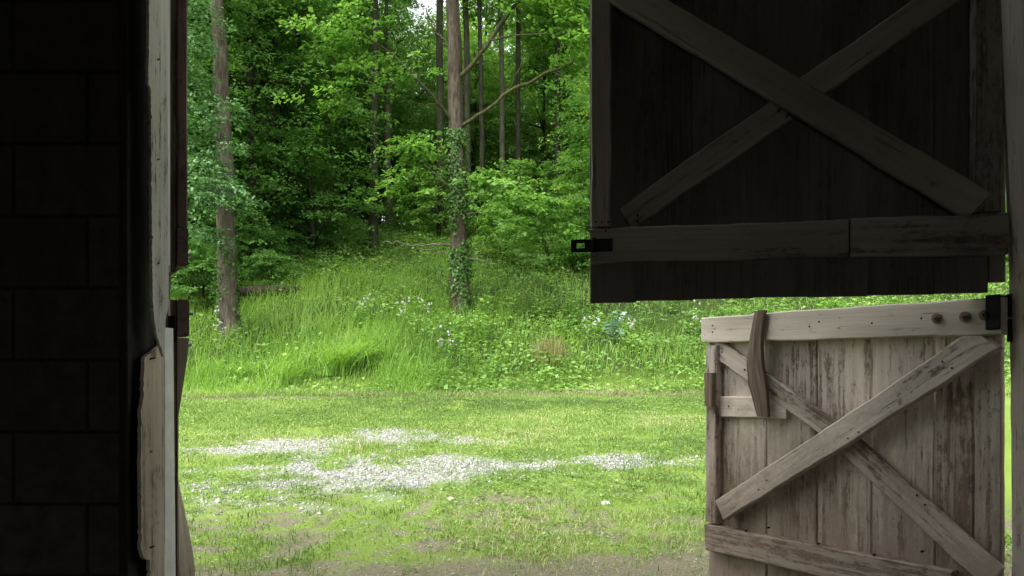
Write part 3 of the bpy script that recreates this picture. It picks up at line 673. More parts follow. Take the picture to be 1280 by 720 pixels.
def place_sapling(vi, px, Y, sc, leafm, label, group, name='understory_shrub'):
    X = (px - 640) * Y / F; key = (vi, leafm)
    if key not in SM:
        a = SAP[vi][0].build('stem', M['bark_dark'], as_mesh=True, smooth=True); b = SAP[vi][1].copy(); b.materials.clear(); b.materials.append(M[leafm]); SM[key] = (a, b)
    t = empty(name, (X, Y, float(zg(X, Y))), random.uniform(0, 6.28)); t.scale = (sc, sc, sc); tag(t, label, 'shrub', group)
    link('stem', SM[key][0], None, t); link('foliage', SM[key][1], None, t); return t
for px, Y, vi, sc in [(250, 22.5, 1, 1), (232, 21.5, 0, .9), (322, 25, 1, 1.1), (350, 26.5, 1, 1), (385, 29, 1, 1.1), (405, 31, 1, .8), (340, 24, 1, .8), (300, 25, 0, 1), (205, 23, 2, 1), (170, 22, 0, 1), (395, 31, 0, 1), (275, 26, 2, .9), (362, 28, 0, 1)]:
    place_sapling(vi, px, Y, sc, 'forest', 'dull green shrub low under the shady trees left of the grass slope', 'shrubs left of the grass slope')
for px, Y, vi, sc in [(628, 27, 0, .9), (690, 25.5, 0, 1), (722, 26, 2, .9), (650, 30, 2, 1.0), (600, 31, 0, 1.), (700, 31, 2, 1.0), (760, 25, 2, 1), (548, 30, 2, .9), (520, 32, 2, .9), (735, 29, 2, 1.2), (820, 26, 0, 1), (900, 27, 2, 1), (980, 26, 0, 1), (1060, 27, 2, 1), (1140, 26, 0, 1), (1220, 27, 2, 1), (1290, 26, 2, 1)]:
    place_sapling(vi, px, Y, sc, 'forest' if random.random() < .35 else 'bright', 'green shrub in the thicket right of the big brown tree', 'shrubs right of the big brown tree')
# leafy boughs of a small tree reaching in from the left, in front of the grey trunk
custom_tree('leaning_sapling', 'cool green sapling holding layered leafy boughs beside the grey trunk, at the door edge', 205, 18.4, [(205, 400, 9), (212, 320, 8), (218, 220, 6), (222, 120, 4)], 'bark_grey', 'bluish', (3, 11, .6, 14, 30, .13), seed=61, k=7,
            lobes=[(232, 160, 0, .55, .35, 24, .11), (240, 205, -.1, .6, .3, 28, .11), (243, 245, -.2, .65, .22, 30, .11), (232, 290, 0, .6, .25, 22, .11), (234, 110, 0, .5, .45, 24, .11), (232, 50, 0, .5, .5, 26, .11), (232, 0, 0, .5, .5, 20, .11), (280, 247, -.3, .3, .08, 8, .11), (262, 232, -.3, .3, .1, 8, .11), (270, 185, -.2, .25, .07, 5, .11), (262, 130, -.2, .25, .1, 6, .11)])
# plants on the bank
def weed(name, label, px, py, Y, h, lean, nst, leafm, leaf=.12, flower=None, spread=.3, group=None, cat='plant', nleaf=9):
    X = (px - 640) * Y / F; z0 = float(zg(X, Y)); t = empty(name, (X, Y, z0)); tag(t, label, cat, group)
    r = np.random.default_rng(abs(int(px * 31 + py))); mb = MB(); Lp = []; Fp = []
    for s in range(nst):
        th = r.uniform(0, 6.28); e = np.array([math.cos(th) * spread * r.uniform(.2, 1), math.sin(th) * spread * r.uniform(.2, 1), h * r.uniform(.5, 1.08)])
        b = np.array([math.cos(th) * .05, math.sin(th) * .05, -.05]); mb.tube([b, (b + e) / 2 + r.normal(0, .03, 3), e], [.008, .006, .003], 5, seed=s)
        n = nleaf; u = r.uniform(.3, 1, n); a = r.uniform(0, 6.28, n); D = np.stack([np.cos(a), np.sin(a), r.uniform(-.2, .5, n)], 1)
        C = b + (e - b) * u[:, None]; L = leaf * r.uniform(.7, 1.2, n)
        Lp.append(leaf_arrays(C, norm(D), norm(np.array([0, -.2, 1.]) + r.normal(0, .35, (n, 3))), L, L * .5, np.clip(r.normal(.55, .2, n), 0, 1)))
        if flower:
            for q in range(3):
                c = e + r.normal(0, 1, 3) * np.array([.05, .05, .07]); rad = r.uniform(.013, .030); ph = np.linspace(-1.5, 1.5, 6)
                R_ = np.array([[[math.cos(a) * math.cos(p_), math.sin(a) * math.cos(p_), math.sin(p_)] for a in np.linspace(0, 6.28, 8)[:-1]] for p_ in ph]) * rad
                R_ = R_ * r.uniform(.35, 1.5, R_.shape[:2])[..., None] + c
                fm = MB(); fm.rings(R_, R_, .5); Fp.append(fm)
    mb.build('stem', M['weed'], t); link('foliage', leaf_mesh('foliage', Lp), M[leafm], t)
    for fm in Fp: fm.build('flower', M['petal'], t)
    # stems use the leaf colour: give them a tint
    return t
for i, (px, py, Y, lb) in enumerate([(501, 398, 19.4, 'white flower cluster on the bank midway between the two big trunks'), (556, 455, 17.4, 'white wildflower low on the bank straight below the big brown tree'), (455, 385, 20.0, 'pale wildflower highest on the bank, left of the midway one'),
                     (535, 405, 19.2, 'pinkish white wildflowers just left of the big brown tree foot'), (785, 436, 18.0, 'white wildflowers under the left part of the upper door'), (868, 412, 18.6, 'white wildflowers next to the free end of the lower door'), (272, 420, 18.4, 'small white flowers at the foot of the grey trunk'), (740, 425, 18.4, 'tiny white flowers under the hasp of the upper door')]):
    weed('white_wildflower', lb, px, py, Y, .95, 0, 5, 'weed', .11, 26, .22, 'white wildflowers on the bank', 'wildflower')
for i, (px, Y, h, lb) in enumerate([(608, 20.2, 1.0, 'leafy upright weed just right of the big brown tree foot'), (645, 20.8, 1.2, 'upright weed with bright leaves at the brow, second right of the brown tree'), (678, 20.6, .9, 'bright leaved weed in the middle between brown tree and upper door'), (715, 20.4, 1.5, 'tall bright leaved bush poking up left of the upper door corner'),
                     (728, 19.9, 1.3, 'broad leaved bush right at the upper door corner'), (452, 19.6, 1.0, 'yellow green weed below the grass slope with flowers beside it'), (488, 21.5, .8, 'small leafy weed on the grass slope near the slim black trunk'), (600, 18.6, .8, 'low leafy clump on the bank below the brown tree, right side'), (905, 19.2, 1.25, 'leafy bush seen over the left end of the lower door'), (980, 19.5, 1.3, 'leafy bush seen over the middle of the lower door'), (1080, 19.5, 1.25, 'leafy bush seen over the lower door right of its middle'), (1225, 19.5, 1.5, 'leafy bush seen through the notch by the door post')]):
    weed('leafy_weed', lb, px, 0, Y, h, 0, 9, 'bright' if i in (3, 4, 5) else 'weed', .15, None, .45, None, 'plant', 12)
rw = np.random.default_rng(55)
for i in range(34):
    px = rw.uniform(430, 1250); Y = rw.uniform(16.8, 21.5)
    weed('bank_weed', 'loose leafy weed standing among the ground cover of the sunny bank', px, i * 7, Y, rw.uniform(.5, 1.1), 0, 7, 'bright' if rw.uniform() < .6 else 'weed', rw.uniform(.11, .19), None, .4, 'leafy weeds scattered over the bank', 'plant', 11)
weed('blue_green_thistle', 'blue green thistle like plant under the upper door', 768, 420, 18.6, .9, 0, 9, 'bluegreen', .2, None, .4, None, 'plant', 12)
def dry_bush():
    Y = 17.4; X = (687 - 640) * Y / F; t = empty('dry_weed', (X, Y, float(zg(X, Y)))); tag(t, 'brownish dry tuft of stems standing in the green bank', 'plant')
    n = 420; r = np.random.default_rng(4); b = np.stack([r.normal(0, .2, n), r.normal(0, .2, n), r.uniform(0, .25, n)], 1)
    V, q, tr, tt = blades(b, r.uniform(.3, .75, n), np.full(n, .009), r.uniform(0, 6.28, n), r.uniform(.1, .6, n), r.uniform(0, 1, n), 3)
    link('stem', mesh_np('stem', V, [q, tr], {'tint': tt}), M['drytwig'], t)
dry_bush()
def grass_clump(px, Y, label, n=420, h=1.1):
    X = (px - 640) * Y / F; t = empty('grass_clump', (X, Y, float(zg(X, Y)))); tag(t, label, 'grass')
    r = np.random.default_rng(int(px)); b = np.stack([r.normal(0, .22, n), r.normal(0, .22, n), np.full(n, -.03)], 1)
    V, q, tr, tt = blades(b, r.uniform(.6, 1, n) * h, r.uniform(.016, .028, n), r.normal(0, 1.4, n), r.uniform(.5, 1.25, n), np.clip(r.normal(.42, .2, n), 0, .9), 6)
    link('blades', mesh_np('blades', V, [q, tr], {'tint': tt}), M['bank'], t)
grass_clump(418, 16.9, 'large arching grass clump leaning over at the foot of the bank', 380, 1.15)
grass_clump(450, 17.4, 'grass clump behind and right of the large arching one', 260, .95)
grass_clump(360, 16.5, 'upright fresh grass clump left of the large arching one', 160, .75)
grass_clump(300, 16.6, 'fresh grass clump at the foot of the bank below the grey trunk', 160, .75)
# fallen log, stone, dead branch
mb = MB(); LP_ = []
for px in (300, 318, 340, 362, 384):
    Y = 22.4 + (px - 300) * .006; X = (px - 640) * Y / F; LP_.append([X, Y, float(zg(-7.4, 22.5)) + .30 + .0012 * (px - 300)])
mb.tube(LP_, [.13, .17, .16, .14, .09], 9, seed=2, jit=.12)
tag(mb.build('fallen_log', M['log'], None, True), 'dark rotten log lying in the grass right of the grey trunk', 'log')
mb = MB(); mb.tube([at(440, 312, 31.5), at(462, 308, 31.5), at(490, 303, 31.6)], [.07, .1, .05], 7, seed=5, jit=.15)
tag(mb.build('fallen_branch', M['log'], None, True), 'dead dark branch lying across the brow beside the slim black trunk', 'branch')
def stone(px, Y, r, label):
    X = (px - 640) * Y / F; rg = np.random.default_rng(int(px)); mb = MB(); R = []
    for i, ph in enumerate(np.linspace(-1.45, 1.45, 7)):
        R.append([[math.cos(a) * math.cos(ph) * r * rg.uniform(.85, 1.15) * 1.4, math.sin(a) * math.cos(ph) * r * rg.uniform(.85, 1.15), math.sin(ph) * r * .7] for a in np.linspace(0, 2 * math.pi, 10)[:-1]])
    R = np.array(R); mb.rings(R, R * 1, .5); o = mb.build('stone', M['palestone'], None); o.location = (X, Y, float(zg(X, Y)) + r * .35); tag(o, label, 'stone')
M['palestone'] = plain_mat('pale_field_stone', (.62, .58, .52), .9, 0, .25, 12)
stone(757, 5.75, .028, 'single whitish stone lying in the lawn left of the lower door')
stone(564, 5.9, .022, 'buff flat stone on the bare patch in the middle of the lawn')

# ------------------------------------------------------------------ barn
barn = empty('barn', (0, 0, 0)); tag(barn, 'dark old barn interior with block walls around the open doorway', 'barn')
def box(mb, x0, x1, y0, y1, z0, z1, seed=0, tone=.5, axis='z'):
    c = [(x0 + x1) / 2, (y0 + y1) / 2, (z0 + z1) / 2]
    if axis == 'z': mb.board((c[0], y0, z0), (c[0], y0, z1), (1, 0, 0), (0, 1, 0), x1 - x0, y1 - y0, 10, .0, seed, tone, .003)
    elif axis == 'x': mb.board((x0, y0, c[2]), (x1, y0, c[2]), (0, 0, 1), (0, 1, 0), z1 - z0, y1 - y0, 10, .0, seed, tone, .003)
    else: mb.board((c[0], y0, z0), (c[0], y1, z0), (1, 0, 0), (0, 0, 1), x1 - x0, z1 - z0, 10, .0, seed, tone, .003)
def wall(x0, x1, y0, y1, z0, z1, axis='x'):
    mb = MB(); box(mb, x0, x1, y0, y1, z0, z1, 1, .5, axis); return mb.build('wall', M['block'], barn)
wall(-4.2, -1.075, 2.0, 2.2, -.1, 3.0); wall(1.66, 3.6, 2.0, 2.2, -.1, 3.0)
wall(-4.2, -1.6, -6.2, -6.0, -.1, 3.0); wall(1.2, 3.6, -6.2, -6.0, -.1, 3.0); wall(-1.597, 1.197, -6.2, -6.0, 2.5, 3.0)  # unseen rear doorway, added to let light onto the inner faces
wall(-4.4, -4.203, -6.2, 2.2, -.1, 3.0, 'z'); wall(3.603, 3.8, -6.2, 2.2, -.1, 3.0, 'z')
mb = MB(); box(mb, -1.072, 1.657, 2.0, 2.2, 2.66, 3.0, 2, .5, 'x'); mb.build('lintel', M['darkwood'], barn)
mb = MB()
for i in range(12): box(mb, -4.4, 3.8, -6.2 + i * .7, -5.503 + i * .7, 3.003, 3.05, i, .5, 'x')
mb.build('ceiling', M['darkwood'], barn)
mb = MB()
rise = lambda p, q, s: mb.board(p, q, (0, 1, 0), s, 10.2, .05, 6, 0, 4, .5, .003)
mb.board((-4.9, -2.2, 2.98), (-.3, -2.2, 4.0), (0, 1, 0), (-.216, 0, .976), 9.2, .05, 6, 0, 4, .5, .003)
mb.board((-.3, -2.2, 4.0), (4.3, -2.2, 2.98), (0, 1, 0), (.216, 0, .976), 9.2, .05, 6, 0, 5, .5, .003)
mb.build('roof', M['darkwood'], barn)
mb = MB(); box(mb, -4.2, 3.6, 2.06, 2.14, 3.055, 3.12, 7, .5, 'x'); mb.build('gable', M['darkwood'], barn)
me = mesh_np('barn_floor', [(-4.2, -6, .012), (3.6, -6, .012), (3.6, 2.2, .012), (-4.2, 2.2, .012)], [np.array([[0, 1, 2, 3]])])
tag(link('barn_floor', me, plain_mat('packed_earth_floor', (.10, .082, .065), .95, 0, .4, 6)), kind='structure')
# left jamb: upper grey casing, pale lower casing, white strip, bright-gap strip, dark backing post
def zy(y, Y): return EYE + (HZ - y) * Y / F
mb = MB(); box(mb, -1.072, -1.047, 1.96, 2.196, -.05, 2.66, 5, .4); mb.build('door_post', M['darkwood'], barn)
def casing(name, rows, mat, thick, seed):
    """upright board with a ragged edge: rows of (z, y_near, y_far) on the plane x = face"""
    mb = MB(); R = []; G = []
    for z, xa, ya, yb in rows:
        R.append([(xa, ya, z), (xa, yb, z), (xa - thick, yb, z), (xa - thick, ya, z)]); G.append([(z + seed, ya, xa), (z + seed, yb, xa), (z + seed, yb, xa - thick), (z + seed, ya, xa - thick)])
    mb.rings(np.array(R, float), np.array(G, float), .6); return mb.build(name, mat, barn)
rg = np.random.default_rng(8)
rows = []
for y in np.linspace(-60, 446, 150):           # grey casing, ragged inner edge, splintered foot
    z = zy(y, 2.05); j = rg.normal(0, .0012) + (.006 if rg.uniform() < .04 else 0)
    xl = np.interp(y, [-60, 60, 118, 120, 300, 385, 420, 440, 446], [187, 186, 185.5, 188.5, 190, 191, 196, 203, 205]) ; xr = np.interp(y, [-60, 380, 400, 430, 446], [209, 211, 207, 206, 206])
    rows.append((z, -1.0, 900 / (640 - xl) + j, 900 / (640 - xr)))
casing('casing', rows[::-1], M['greypost'], .008, 3)
rows = []
for y in np.linspace(432, 960, 140):
    z = zy(y, 2.05); j = rg.normal(0, .0012) + (.005 if rg.uniform() < .04 else 0)
    xl = np.interp(y, [432, 440, 446, 500, 506, 600, 684, 692, 697, 760], [200, 190, 181, 179, 176.5, 176, 177, 180, 187, 189]) + (vnoise(y * .35, 2., 4) - .5) * 1.3; xr = 205 if y < 690 else 206
    rows.append((z, -1.021, 1.021 * 900 / (640 - xl) + j, 1.021 * 900 / (640 - xr)))
casing('casing', rows[::-1], M['lightwood'], .010, 9)
rows = [(zy(y, 2.15), -1.0215, 2.118, 1.0215 * 900 / (640 - np.interp(y, [410, 560, 720], [216.5, 218, 219.5]))) for y in np.linspace(410, 985, 12)]
casing('stop_and_gap_strip', rows[::-1], M['white_plain'], .0245, 5)
rows = [(zy(y, 2.1), -1.012, 2.104, 2.130) for y in np.linspace(-70, 330, 8)]
casing('stop_and_gap_strip', rows[::-1], M['gapstrip'], .012, 6)  # thin white board standing in for a bright gap, not a real stop
# nails in the casing
for (x, y, dx) in [(190, 449, 10), (186, 566, 3), (190, 685, 7), (196, 200, 3), (199, 75, 3), (192, 330, 3)]:
    mb = MB(); p = at(x, y, 2.03); p[0] = -1.003; p[0] = -.999 if y < 440 else -1.0205; mb.tube([p + np.array([-.004, .0, 0]), p + np.array([dx * .0014, .004, .004])], [.003, .002], 6); mb.build('nail', M['rust' if dx == 3 else 'iron'], barn)
# right post
def post(name, rows, d0, d1, x1, mat, seed):
    mb = MB(); R = []; G = []
    for z, xa in rows:
        R.append([(x1, d0, z), (x1, d1, z), (xa + .004, d1, z), (xa, d1 - .006, z), (xa, d0 + .006, z), (xa + .004, d0, z)]); G.append([(z + seed, d0, x1), (z + seed, d1, x1), (z + seed, d1, xa), (z + seed, d1, xa), (z + seed, d0, xa), (z + seed, d0, xa)])
    mb.rings(np.array(R, float), np.array(G, float), .6); return mb.build(name, mat, barn)
rows = [(zy(y, 2.19), (np.interp(y, [-80, 0, 180, 350, 655, 990], [1244, 1247, 1255, 1262, 1265, 1266]) - 640) * 2.19 / 900 + rg.normal(0, .0008)) for y in np.linspace(985, -160, 40)]
post('door_post', rows, 2.086, 2.196, 1.66, M['rpost'], 3)
rows = [(z, 1.502 + rg.normal(0, .001)) for z in np.linspace(-.05, .632, 12)]
post('post_block', rows, 1.98, 2.083, 1.66, M['rpost'], 13)

# ------------------------------------------------------------------ doors
class Door:
    """local frame: x from the hinge to the free end, y out of the braced face, z up"""
    def __init__(s, name, label, A, B, flip=1):
        A = np.array(A, float); B = np.array(B, float); d = B - A; s.W = np.linalg.norm(d); s.ux = d / s.W
        s.nv = np.array([-s.ux[1], s.ux[0]]) * flip; s.A = A; s.flip = flip
        s.root = empty(name, (A[0], A[1], 0), math.atan2(s.ux[1], s.ux[0])); tag(s.root, label, 'barn door')
    def px(s, x, y, off=0.0):
        """pixel -> (u, z) on the plane lying `off` in front of the planks' face"""
        k = (x - 640) / F; o = s.A + s.nv * off
        # point o + u*ux with X = k*Y
        u = (k * o[1] - o[0]) / (s.ux[0] - k * s.ux[1]); Y = o[1] + u * s.ux[1]
        return u, EYE + (HZ - y) * Y / F
    def L(s, u, off, z): return np.array([u, off * s.flip, z])
    def bd(s, name, pa, pb, w, t, off, mat, seed, wob=.003, n=22, tone=.5, bow=0., rag=0., taper=1., zlim=None):
        """board whose front face centre line runs between two pixels"""
        (ua, za), (ub, zb) = s.px(*pa, off + t), s.px(*pb, off + t)
        p0 = s.L(ua, off, za); p1 = s.L(ub, off, zb); d = norm(p1 - p0); td = np.array([0, s.flip, 0.]); wd = np.cross(td, d)
        mb = MB(); mb.board(p0, p1, wd, td, w, t, n, wob, seed, tone, .005, bow, taper, rag)
        if zlim:        # mitre the end against a rail
            for v in mb.V:
                for q in v:
                    q[2] = min(q[2], zlim[1](q[0])) if zlim[1] else q[2]
                    q[2] = max(q[2], zlim[0](q[0])) if zlim[0] else q[2]
        return mb.build(name, mat, s.root)
    def line(s, a, b, off, dz):
        (ua, za), (ub, zb) = s.px(*a, off), s.px(*b, off)
        return lambda u: za + (zb - za) * (u - ua) / (ub - ua) + dz
    def planks(s, xs_, z0, z1, t, mat, gap=.002, jag=.006, seed=0, name='plank_panel', gaps=None):
        mb = MB(); r = np.random.default_rng(seed)
        for i, (a, b) in enumerate(zip(xs_[:-1], xs_[1:])):
            w = abs(b - a) - gap; c = (a + b) / 2
            mb.board(s.L(c, -t + r.uniform(-.002, .002), z0 + r.uniform(-jag, jag)), s.L(c, -t, z1 + r.uniform(-jag, jag) * .3), (1, 0, 0), np.array([0, s.flip, 0.]), w, t, 16, .0012, seed * 10 + i, r.uniform(.25, .75), .003, 0, 1, .002)
        return mb.build(name, mat, s.root)
    def bolt(s, x, y, off, r=.012, mat='rust'):
        u, z = s.px(x, y, off); mb = MB()
        mb.tube([s.L(u, off - .004, z), s.L(u, off + .003, z)], [r * 1.5, r * 1.45], 12); mb.tube([s.L(u, off + .003, z), s.L(u, off + .012, z)], [r, r * .95], 6); mb.tube([s.L(u, off + .012, z), s.L(u, off + .022, z)], [r * .5, r * .45], 8)
        return mb.build('bolt', M[mat], s.root)

# lower right door, swung outwards
D1 = Door('lower_door', 'weathered white lower half door with crossed braces, swung outwards on the right', (1.506, 2.203), (.891, 3.30), 1)
us = [D1.px(x, 500)[0] for x in (1257, 1216.5, 1168.5, 1089, 1021, 958, 886)]
us[0] = .008
def planks_low():
    mb = MB(); r = np.random.default_rng(3); t = .024
    for i, (a, b) in enumerate(zip(us[:-1], us[1:])):
        w = abs(b - a) - .003; c = (a + b) / 2
        top = 1.355 if i else 1.36
        mb.board(D1.L(c, -t + r.uniform(-.003, .001), .10 + r.uniform(-.012, .012)), D1.L(c, -t, top), (1, 0, 0), (0, 1, 0), w, t, 24, .0016, 30 + i, r.uniform(.2, .8), .0035, 0, .965 if i == 2 else 1.0, .002)
    mb.build('plank_panel', M['door_plank'], D1.root)
planks_low()
ml = M['door_low']
D1.bd('rail', (876.5, 412.5), (1252, 394.5), .116, .042, .0, ml, 1, .0022, 80, .75)             # top rail
D1.bd('rail', (881, 671), (1190, 737), .116, .042, .0, ml, 2, .003, 60, .4)                    # bottom rail
D1.bd('stile', (888, 432), (888, 653), .066, .040, .001, ml, 3, .0025, 30, .55)
top_cut = D1.line((876.5, 412.5), (1252, 394.5), .042, -.060); low_cut = D1.line((881, 671), (1254, 751), .042, .060)
D1.bd('brace', (899, 638), (1236, 419.5), .092, .036, .0225, ml, 4, .0025, 70, .6, bow=-.004, zlim=(low_cut, top_cut))         # the brace that runs through, on top
D1.bd('brace', (890, 431), (1052, 548), .082, .022, .0, ml, 5, .003, 26, .62, zlim=(None, top_cut))                       # cut brace, upper piece
D1.bd('brace', (1044, 542), (1241, 723), .090, .022, .0, ml, 6, .004, 26, .55)                     # cut brace, lower piece
D1.bd('rail', (897, 508.5), (982, 509.5), .090, .020, .001, ml, 7, .003, 14, .6)                      # short rail
# wooden turn-button on the free edge
D1.bd('latch_block', (884.5, 466), (885, 508), .060, .026, .041, M['door_low'], 8, .004, 12, .2, taper=.8)
def latch_bar():
    mb = MB(); pts = [(948, 388, .05), (943, 420, .046), (941, 450, .046), (944, 480, .046), (951, 521, .046)]
    R = []; G = []
    for i, (x, y, w) in enumerate(pts):
        pass
    q = [np.array([*D1.px(x, y, .07)]) for x, y, _ in pts]; s_ = np.linspace(0, len(q) - 1, 22)
    U = np.interp(s_, np.arange(len(q)), [a[0] for a in q]); Zz = np.interp(s_, np.arange(len(q)), [a[1] for a in q])
    wd = np.interp(s_, [0, 1, 2, 3, 4], [.026, .030, .041, .046, .030]); tk = np.interp(s_, [0, 2, 4], [.022, .024, .02])
    for i in range(len(s_)):
        j = (vnoise(i * .9, 3., 4) - .5) * .003; off = .044
        a, b = U[i] - wd[i] + j, U[i] + wd[i] + j
        R.append([(a, off + .004, Zz[i]), (b, off, Zz[i]), (b, off + tk[i] * .8, Zz[i]), ((a + b) / 2, off + tk[i] * 1.25, Zz[i]), (a, off + tk[i], Zz[i])]); G.append([(i * .02, k_ * .03 + 7, .5) for k_ in range(5)])
    mb.rings(np.array(R, float), np.array(G, float), .2); mb.build('latch_bar', M['latch'], D1.root)
M['latch'] = wood_mat('grey_latch_wood', (.56, .48, .40), (.25, .19, .145), amount=.5, dark=.7, bump=.7)
latch_bar()
for (x, y) in [(1171, 398), (1206, 396), (1231, 394)]: D1.bolt(x, y, .045, .0115, 'rust')
def strap(door, u1, z0, z1, off, n='hinge_strap'):
    mb = MB(); mb.board(door.L(-.012, off, (z0 + z1) / 2), door.L(u1, off, (z0 + z1) / 2), (0, 0, 1), (0, 1, 0), z1 - z0, .006, 8, .001, 3); 
    mb.board(door.L(-.010, -.03, (z0 + z1) / 2), door.L(-.010, off + .004, (z0 + z1) / 2), (0, 0, 1), (1, 0, 0), z1 - z0, .006, 6, .001, 4); return mb.build(n, M['iron'], door.root)
strap(D1, .028, 1.292, 1.398, .044)
def pintle(door, z0, z1, nm='hinge_pintle'):
    mb = MB(); mb.tube([door.L(-.018, 0.0, z0), door.L(-.018, 0.0, z1)], [.010, .010], 10); mb.tube([door.L(-.018, 0.0, z0 + .012), door.L(-.045, -.012, z0 + .012)], [.008, .008], 8); mb.tube([door.L(-.018, 0., z1 - .012), door.L(-.045, -.012, z1 - .012)], [.008, .008], 8)
    return mb.build(nm, M['iron'], door.root)
pintle(D1, 1.33, 1.40); pintle(D1, 1.255, 1.325); pintle(D1, .25, .32)
# little nail heads
mb = MB()
for (x, y) in [(889, 407), (889, 415), (897, 440), (888, 645), (958, 660), (1150, 690), (1075, 540), (1062, 548), (905, 508), (1010, 408), (1022, 402), (1088, 404), (1150, 398), (930, 664), (1020, 680), (1090, 694), (1180, 452), (1192, 460), (960, 600), (950, 612), (925, 462), (932, 470), (1140, 620), (1150, 632)]:
    u, z = D1.px(x, y, .05); top = .0435 if (y < 430 or y > 640) else (.0245 if (x, y) in ((905, 508), (925, 462), (932, 470), (1140, 620), (1150, 632), (897, 440)) else .0600); mb.tube([D1.L(u, top - .012, z), D1.L(u, top, z)], [.0035, .0035], 8)
mb.build('nail', M['iron'], D1.root)

# upper right door, almost shut
D2 = Door('upper_door', 'dark upper half door with crossed braces, almost closed above the lower door', (1.522, 2.21), (.271, 2.486), 1)
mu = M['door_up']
t = .022; us2 = [D2.px(x, 350)[0] for x in (1258, 1167, 1085, 1012, 940, 866, 794, 738)]
def planks_up():
    mb = MB(); mb2 = MB(); r = np.random.default_rng(6)
    for i, (a, b) in enumerate(zip(us2[:-1], us2[1:])):
        w = abs(b - a) + .004; c = (a + b) / 2
        zb = EYE + (HZ - np.interp(c, [us2[0], us2[-1]], [365, 378])) * (D2.A[1] + c * D2.ux[1]) / F
        if i == 0:     # notch beside the post
            a2 = D2.px(1236, 350)[0]; mb.board(D2.L((a2 + b) / 2, -t, zb), D2.L((a2 + b) / 2, -t, 2.72), (1, 0, 0), (0, 1, 0), abs(b - a2) - .0025, t, 14, .001, 50, .5, .003)
            mb.board(D2.L((a + a2) / 2, -t, zb + .032), D2.L((a + a2) / 2, -t, 2.72), (1, 0, 0), (0, 1, 0), abs(a - a2) - .001, t, 14, .001, 51, .5, .003)
        else: mb.board(D2.L(c, -t, zb + r.uniform(-.003, .003)), D2.L(c, -t, 2.72), (1, 0, 0), (0, 1, 0), w, t, 16, .0012, 52 + i, r.uniform(.3, .7), .003, 0, 1, .0015)
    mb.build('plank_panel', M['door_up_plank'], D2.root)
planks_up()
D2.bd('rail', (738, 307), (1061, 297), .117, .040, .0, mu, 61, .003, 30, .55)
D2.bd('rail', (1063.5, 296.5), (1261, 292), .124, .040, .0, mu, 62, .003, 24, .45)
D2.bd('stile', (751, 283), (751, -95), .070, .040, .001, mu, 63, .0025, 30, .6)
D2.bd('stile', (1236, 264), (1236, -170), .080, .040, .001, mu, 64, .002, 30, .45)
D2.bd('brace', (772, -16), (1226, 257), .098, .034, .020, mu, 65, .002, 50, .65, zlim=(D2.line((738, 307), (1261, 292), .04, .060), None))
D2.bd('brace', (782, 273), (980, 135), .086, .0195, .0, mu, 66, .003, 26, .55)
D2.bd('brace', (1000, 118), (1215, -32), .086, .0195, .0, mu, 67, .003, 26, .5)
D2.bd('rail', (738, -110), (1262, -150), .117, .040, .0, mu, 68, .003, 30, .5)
for (x, y) in [(1186, 300), (1228, 299), (1256, 299)]: D2.bolt(x, y, .042, .012, 'rust')
def hasp():
    mb = MB(); u0, z = D2.px(766, 306, .045); u1, _ = D2.px(714, 306, .045); us_, _ = D2.px(721, 306, .045); ue, _ = D2.px(731, 306, .045)
    hw = .022; o = .044; th = .006; y0 = np.array([0, 1., 0])
    mb.board(D2.L(u0, o, z), D2.L(ue, o, z), (0, 0, 1), y0, hw * 2, th, 8, .0, 1, .5, .002)
    for dz in (-.0155, .0155): mb.board(D2.L(ue, o, z + dz), D2.L(us_, o, z + dz), (0, 0, 1), y0, .013, th, 4, 0, 2, .5, .001)
    mb.board(D2.L(us_, o, z), D2.L(u1, o, z), (0, 0, 1), y0, hw * 2, th, 4, 0, 3, .5, .002)
    mb.tube([D2.L(D2.px(742, 306, .05)[0], o + .006, z - .024), D2.L(D2.px(742, 306, .05)[0], o + .006, z + .024)], [.007, .007], 10)
    h = mb.build('hasp', M['iron'], D2.root)
hasp()
mb = MB()
for (x, y) in [(745, 277), (752, 277), (760, 277), (783, 275), (797, 276), (797, 268), (757, 288), (975, 135), (985, 142)]:
    u, z = D2.px(x, y, .05); mb.tube([D2.L(u, .01, z), D2.L(u, .043, z)], [.0035, .0035], 8)
mb.build('nail', M['iron'], D2.root)
pintle(D2, 1.56, 1.63); pintle(D2, 2.45, 2.52)

# left doors, swung outwards and seen on their hinge edge
def left_door(name, label, z0, z1, lower):
    A = (-1.044, 2.203); d = np.array([-.55, .835]); d /= np.linalg.norm(d)
    Dd = Door(name, label, A, np.array(A) + d * 1.24, -1)
    us3 = np.linspace(.002, 1.24, 8)
    t = .018; mb = MB()
    for i, (a, b) in enumerate(zip(us3[:-1], us3[1:])):
        c = (a + b) / 2; mb.board(Dd.L(c, 0, z0), Dd.L(c, 0, z1), (1, 0, 0), (0, -1, 0), b - a - .003, t, 12, .0015, 70 + i, .5, .003)
    mb.build('plank_panel', M['red_plank'] if not lower else M['brown'], Dd.root)
    def rail(z, w, tt, nm='rail', mat=M['brown']):
        mb = MB(); mb.board(Dd.L(.0, t + .0005, z), Dd.L(1.24, t + .0005, z), (0, 0, 1), (0, -1, 0), w, tt, 20, .002, int(z * 99), .5, .004); mb.build(nm, mat, Dd.root)
    return Dd, rail, t
D3, rail, t3 = left_door('upper_door', 'reddish brown upper half door swung outwards on the left, seen edge on', 1.47, 2.68, False)
rail(1.55, .118, .030); rail(2.6, .118, .030)
mb = MB(); mb.board(D3.L(.045, t3 + .0005, 1.612), D3.L(.045, t3 + .0005, 2.538), (1, 0, 0), (0, -1, 0), .09, .030, 30, .0022, 91, .4, .004); mb.build('stile', M['brown'], D3.root)
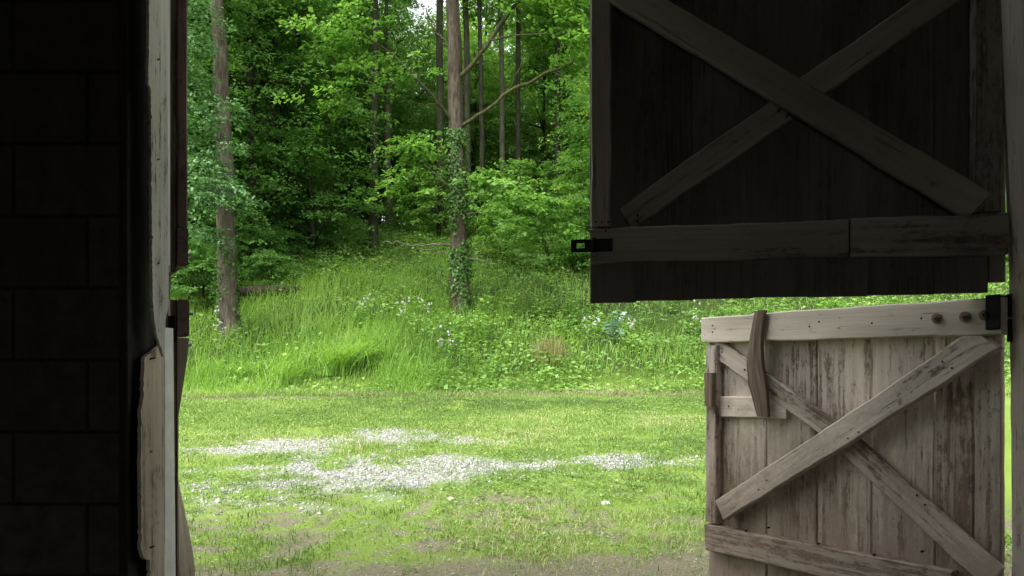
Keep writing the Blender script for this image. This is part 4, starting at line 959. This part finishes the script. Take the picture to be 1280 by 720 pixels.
mb = MB(); mb.tube([D3.L(.03, .045, 1.530), D3.L(.03, .062, 1.530)], [.006, .008], 8); mb.build('bolt', M['nail'], D3.root)
D4, rail, t4 = left_door('lower_door', 'brown lower half door swung outwards on the left, seen edge on below the other', .08, 1.385, True)
rail(1.330, .116, .034)
rows = [(1.268, .034, .034), (1.20, .028, .03), (1.10, .014, .014), (1.03, .004, .006), (.83, .003, .014), (.72, .004, .034), (.66, .005, .046), (.60, .006, .056), (.54, .007, .064), (.30, .008, .07), (.1, .008, .07)]
mb = MB(); R = []; G = []
for z, tt, tb in rows:
    R.append([D4.L(.0, t4 + .0005, z), D4.L(.085, t4 + .0005, z), D4.L(.085, t4 + tb, z), D4.L(.0, t4 + tt, z)]); G.append([(z, 0, 1), (z, .08, 1), (z, .08, 1 + tt), (z, 0, 1 + tt)])
mb.rings(np.array(R, float), np.array(G, float), .7); mb.build('stile', M['lightwood'], D4.root)
for z, o_ in [(1.365, .055), (1.268, .052)]:
    mb = MB(); mb.tube([D4.L(.03, o_ - .01, z - .02), D4.L(.03, o_ + .012, z - .02)], [.005, .007], 8); mb.build('bolt', M['nail'], D4.root)
mb = MB(); mb.board(D4.L(-.006, .0, 1.255), D4.L(-.006, .0, 1.335), (0, 1, 0), (1, 0, 0), .03, .006, 6, .001, 5); mb.build('hinge_strap', M['iron'], D4.root)

# ------------------------------------------------------------------ light, sky, camera
EL, AZ = 57.0, 222.0      # sun height and heading (degrees from straight ahead towards the right)
w = bpy.data.worlds.new('World'); scene.world = w; w.use_nodes = True; nt = w.node_tree; nt.nodes.clear()
sky = nt.nodes.new('ShaderNodeTexSky'); sky.sky_type = 'NISHITA'; sky.sun_disc = False
sky.sun_elevation = math.radians(EL); sky.sun_rotation = math.radians(AZ); sky.air_density = 1.0; sky.dust_density = 4.0; sky.ozone_density = 1.0
hs = nt.nodes.new('ShaderNodeHueSaturation'); hs.inputs['Saturation'].default_value = .16; hs.inputs['Value'].default_value = 3.6; nt.links.new(sky.outputs[0], hs.inputs['Color'])
bg = nt.nodes.new('ShaderNodeBackground'); bg.inputs[1].default_value = .15; nt.links.new(hs.outputs[0], bg.inputs[0])
wo = nt.nodes.new('ShaderNodeOutputWorld'); nt.links.new(bg.outputs[0], wo.inputs[0])
sl = bpy.data.lights.new('sun', 'SUN'); sl.energy = 2.9; sl.angle = math.radians(45); sl.color = (1.0, .96, .90)
so = bpy.data.objects.new('sun', sl); COL.objects.link(so)
az = math.radians(AZ); el = math.radians(EL)
dirv = Vector((math.sin(az) * math.cos(el), math.cos(az) * math.cos(el), math.sin(el)))
so.rotation_euler = (-dirv).to_track_quat('-Z', 'Y').to_euler(); so.location = (0, 0, 40)
cam = bpy.data.cameras.new('camera'); co = bpy.data.objects.new('camera', cam); COL.objects.link(co)
co.location = (0, 0, EYE); co.rotation_euler = (math.radians(90), 0, 0)
cam.sensor_width = 36; cam.lens = F / 1280 * 36; cam.shift_y = (HZ - 360) / 1280; cam.clip_start = .05; cam.clip_end = 1500
scene.camera = co
scene.view_settings.view_transform = 'Standard'; scene.view_settings.look = 'None'; scene.view_settings.exposure = 0; scene.view_settings.gamma = 1
scene.cycles.max_bounces = 8; scene.cycles.diffuse_bounces = 5; scene.cycles.transmission_bounces = 4; scene.cycles.use_denoising = True
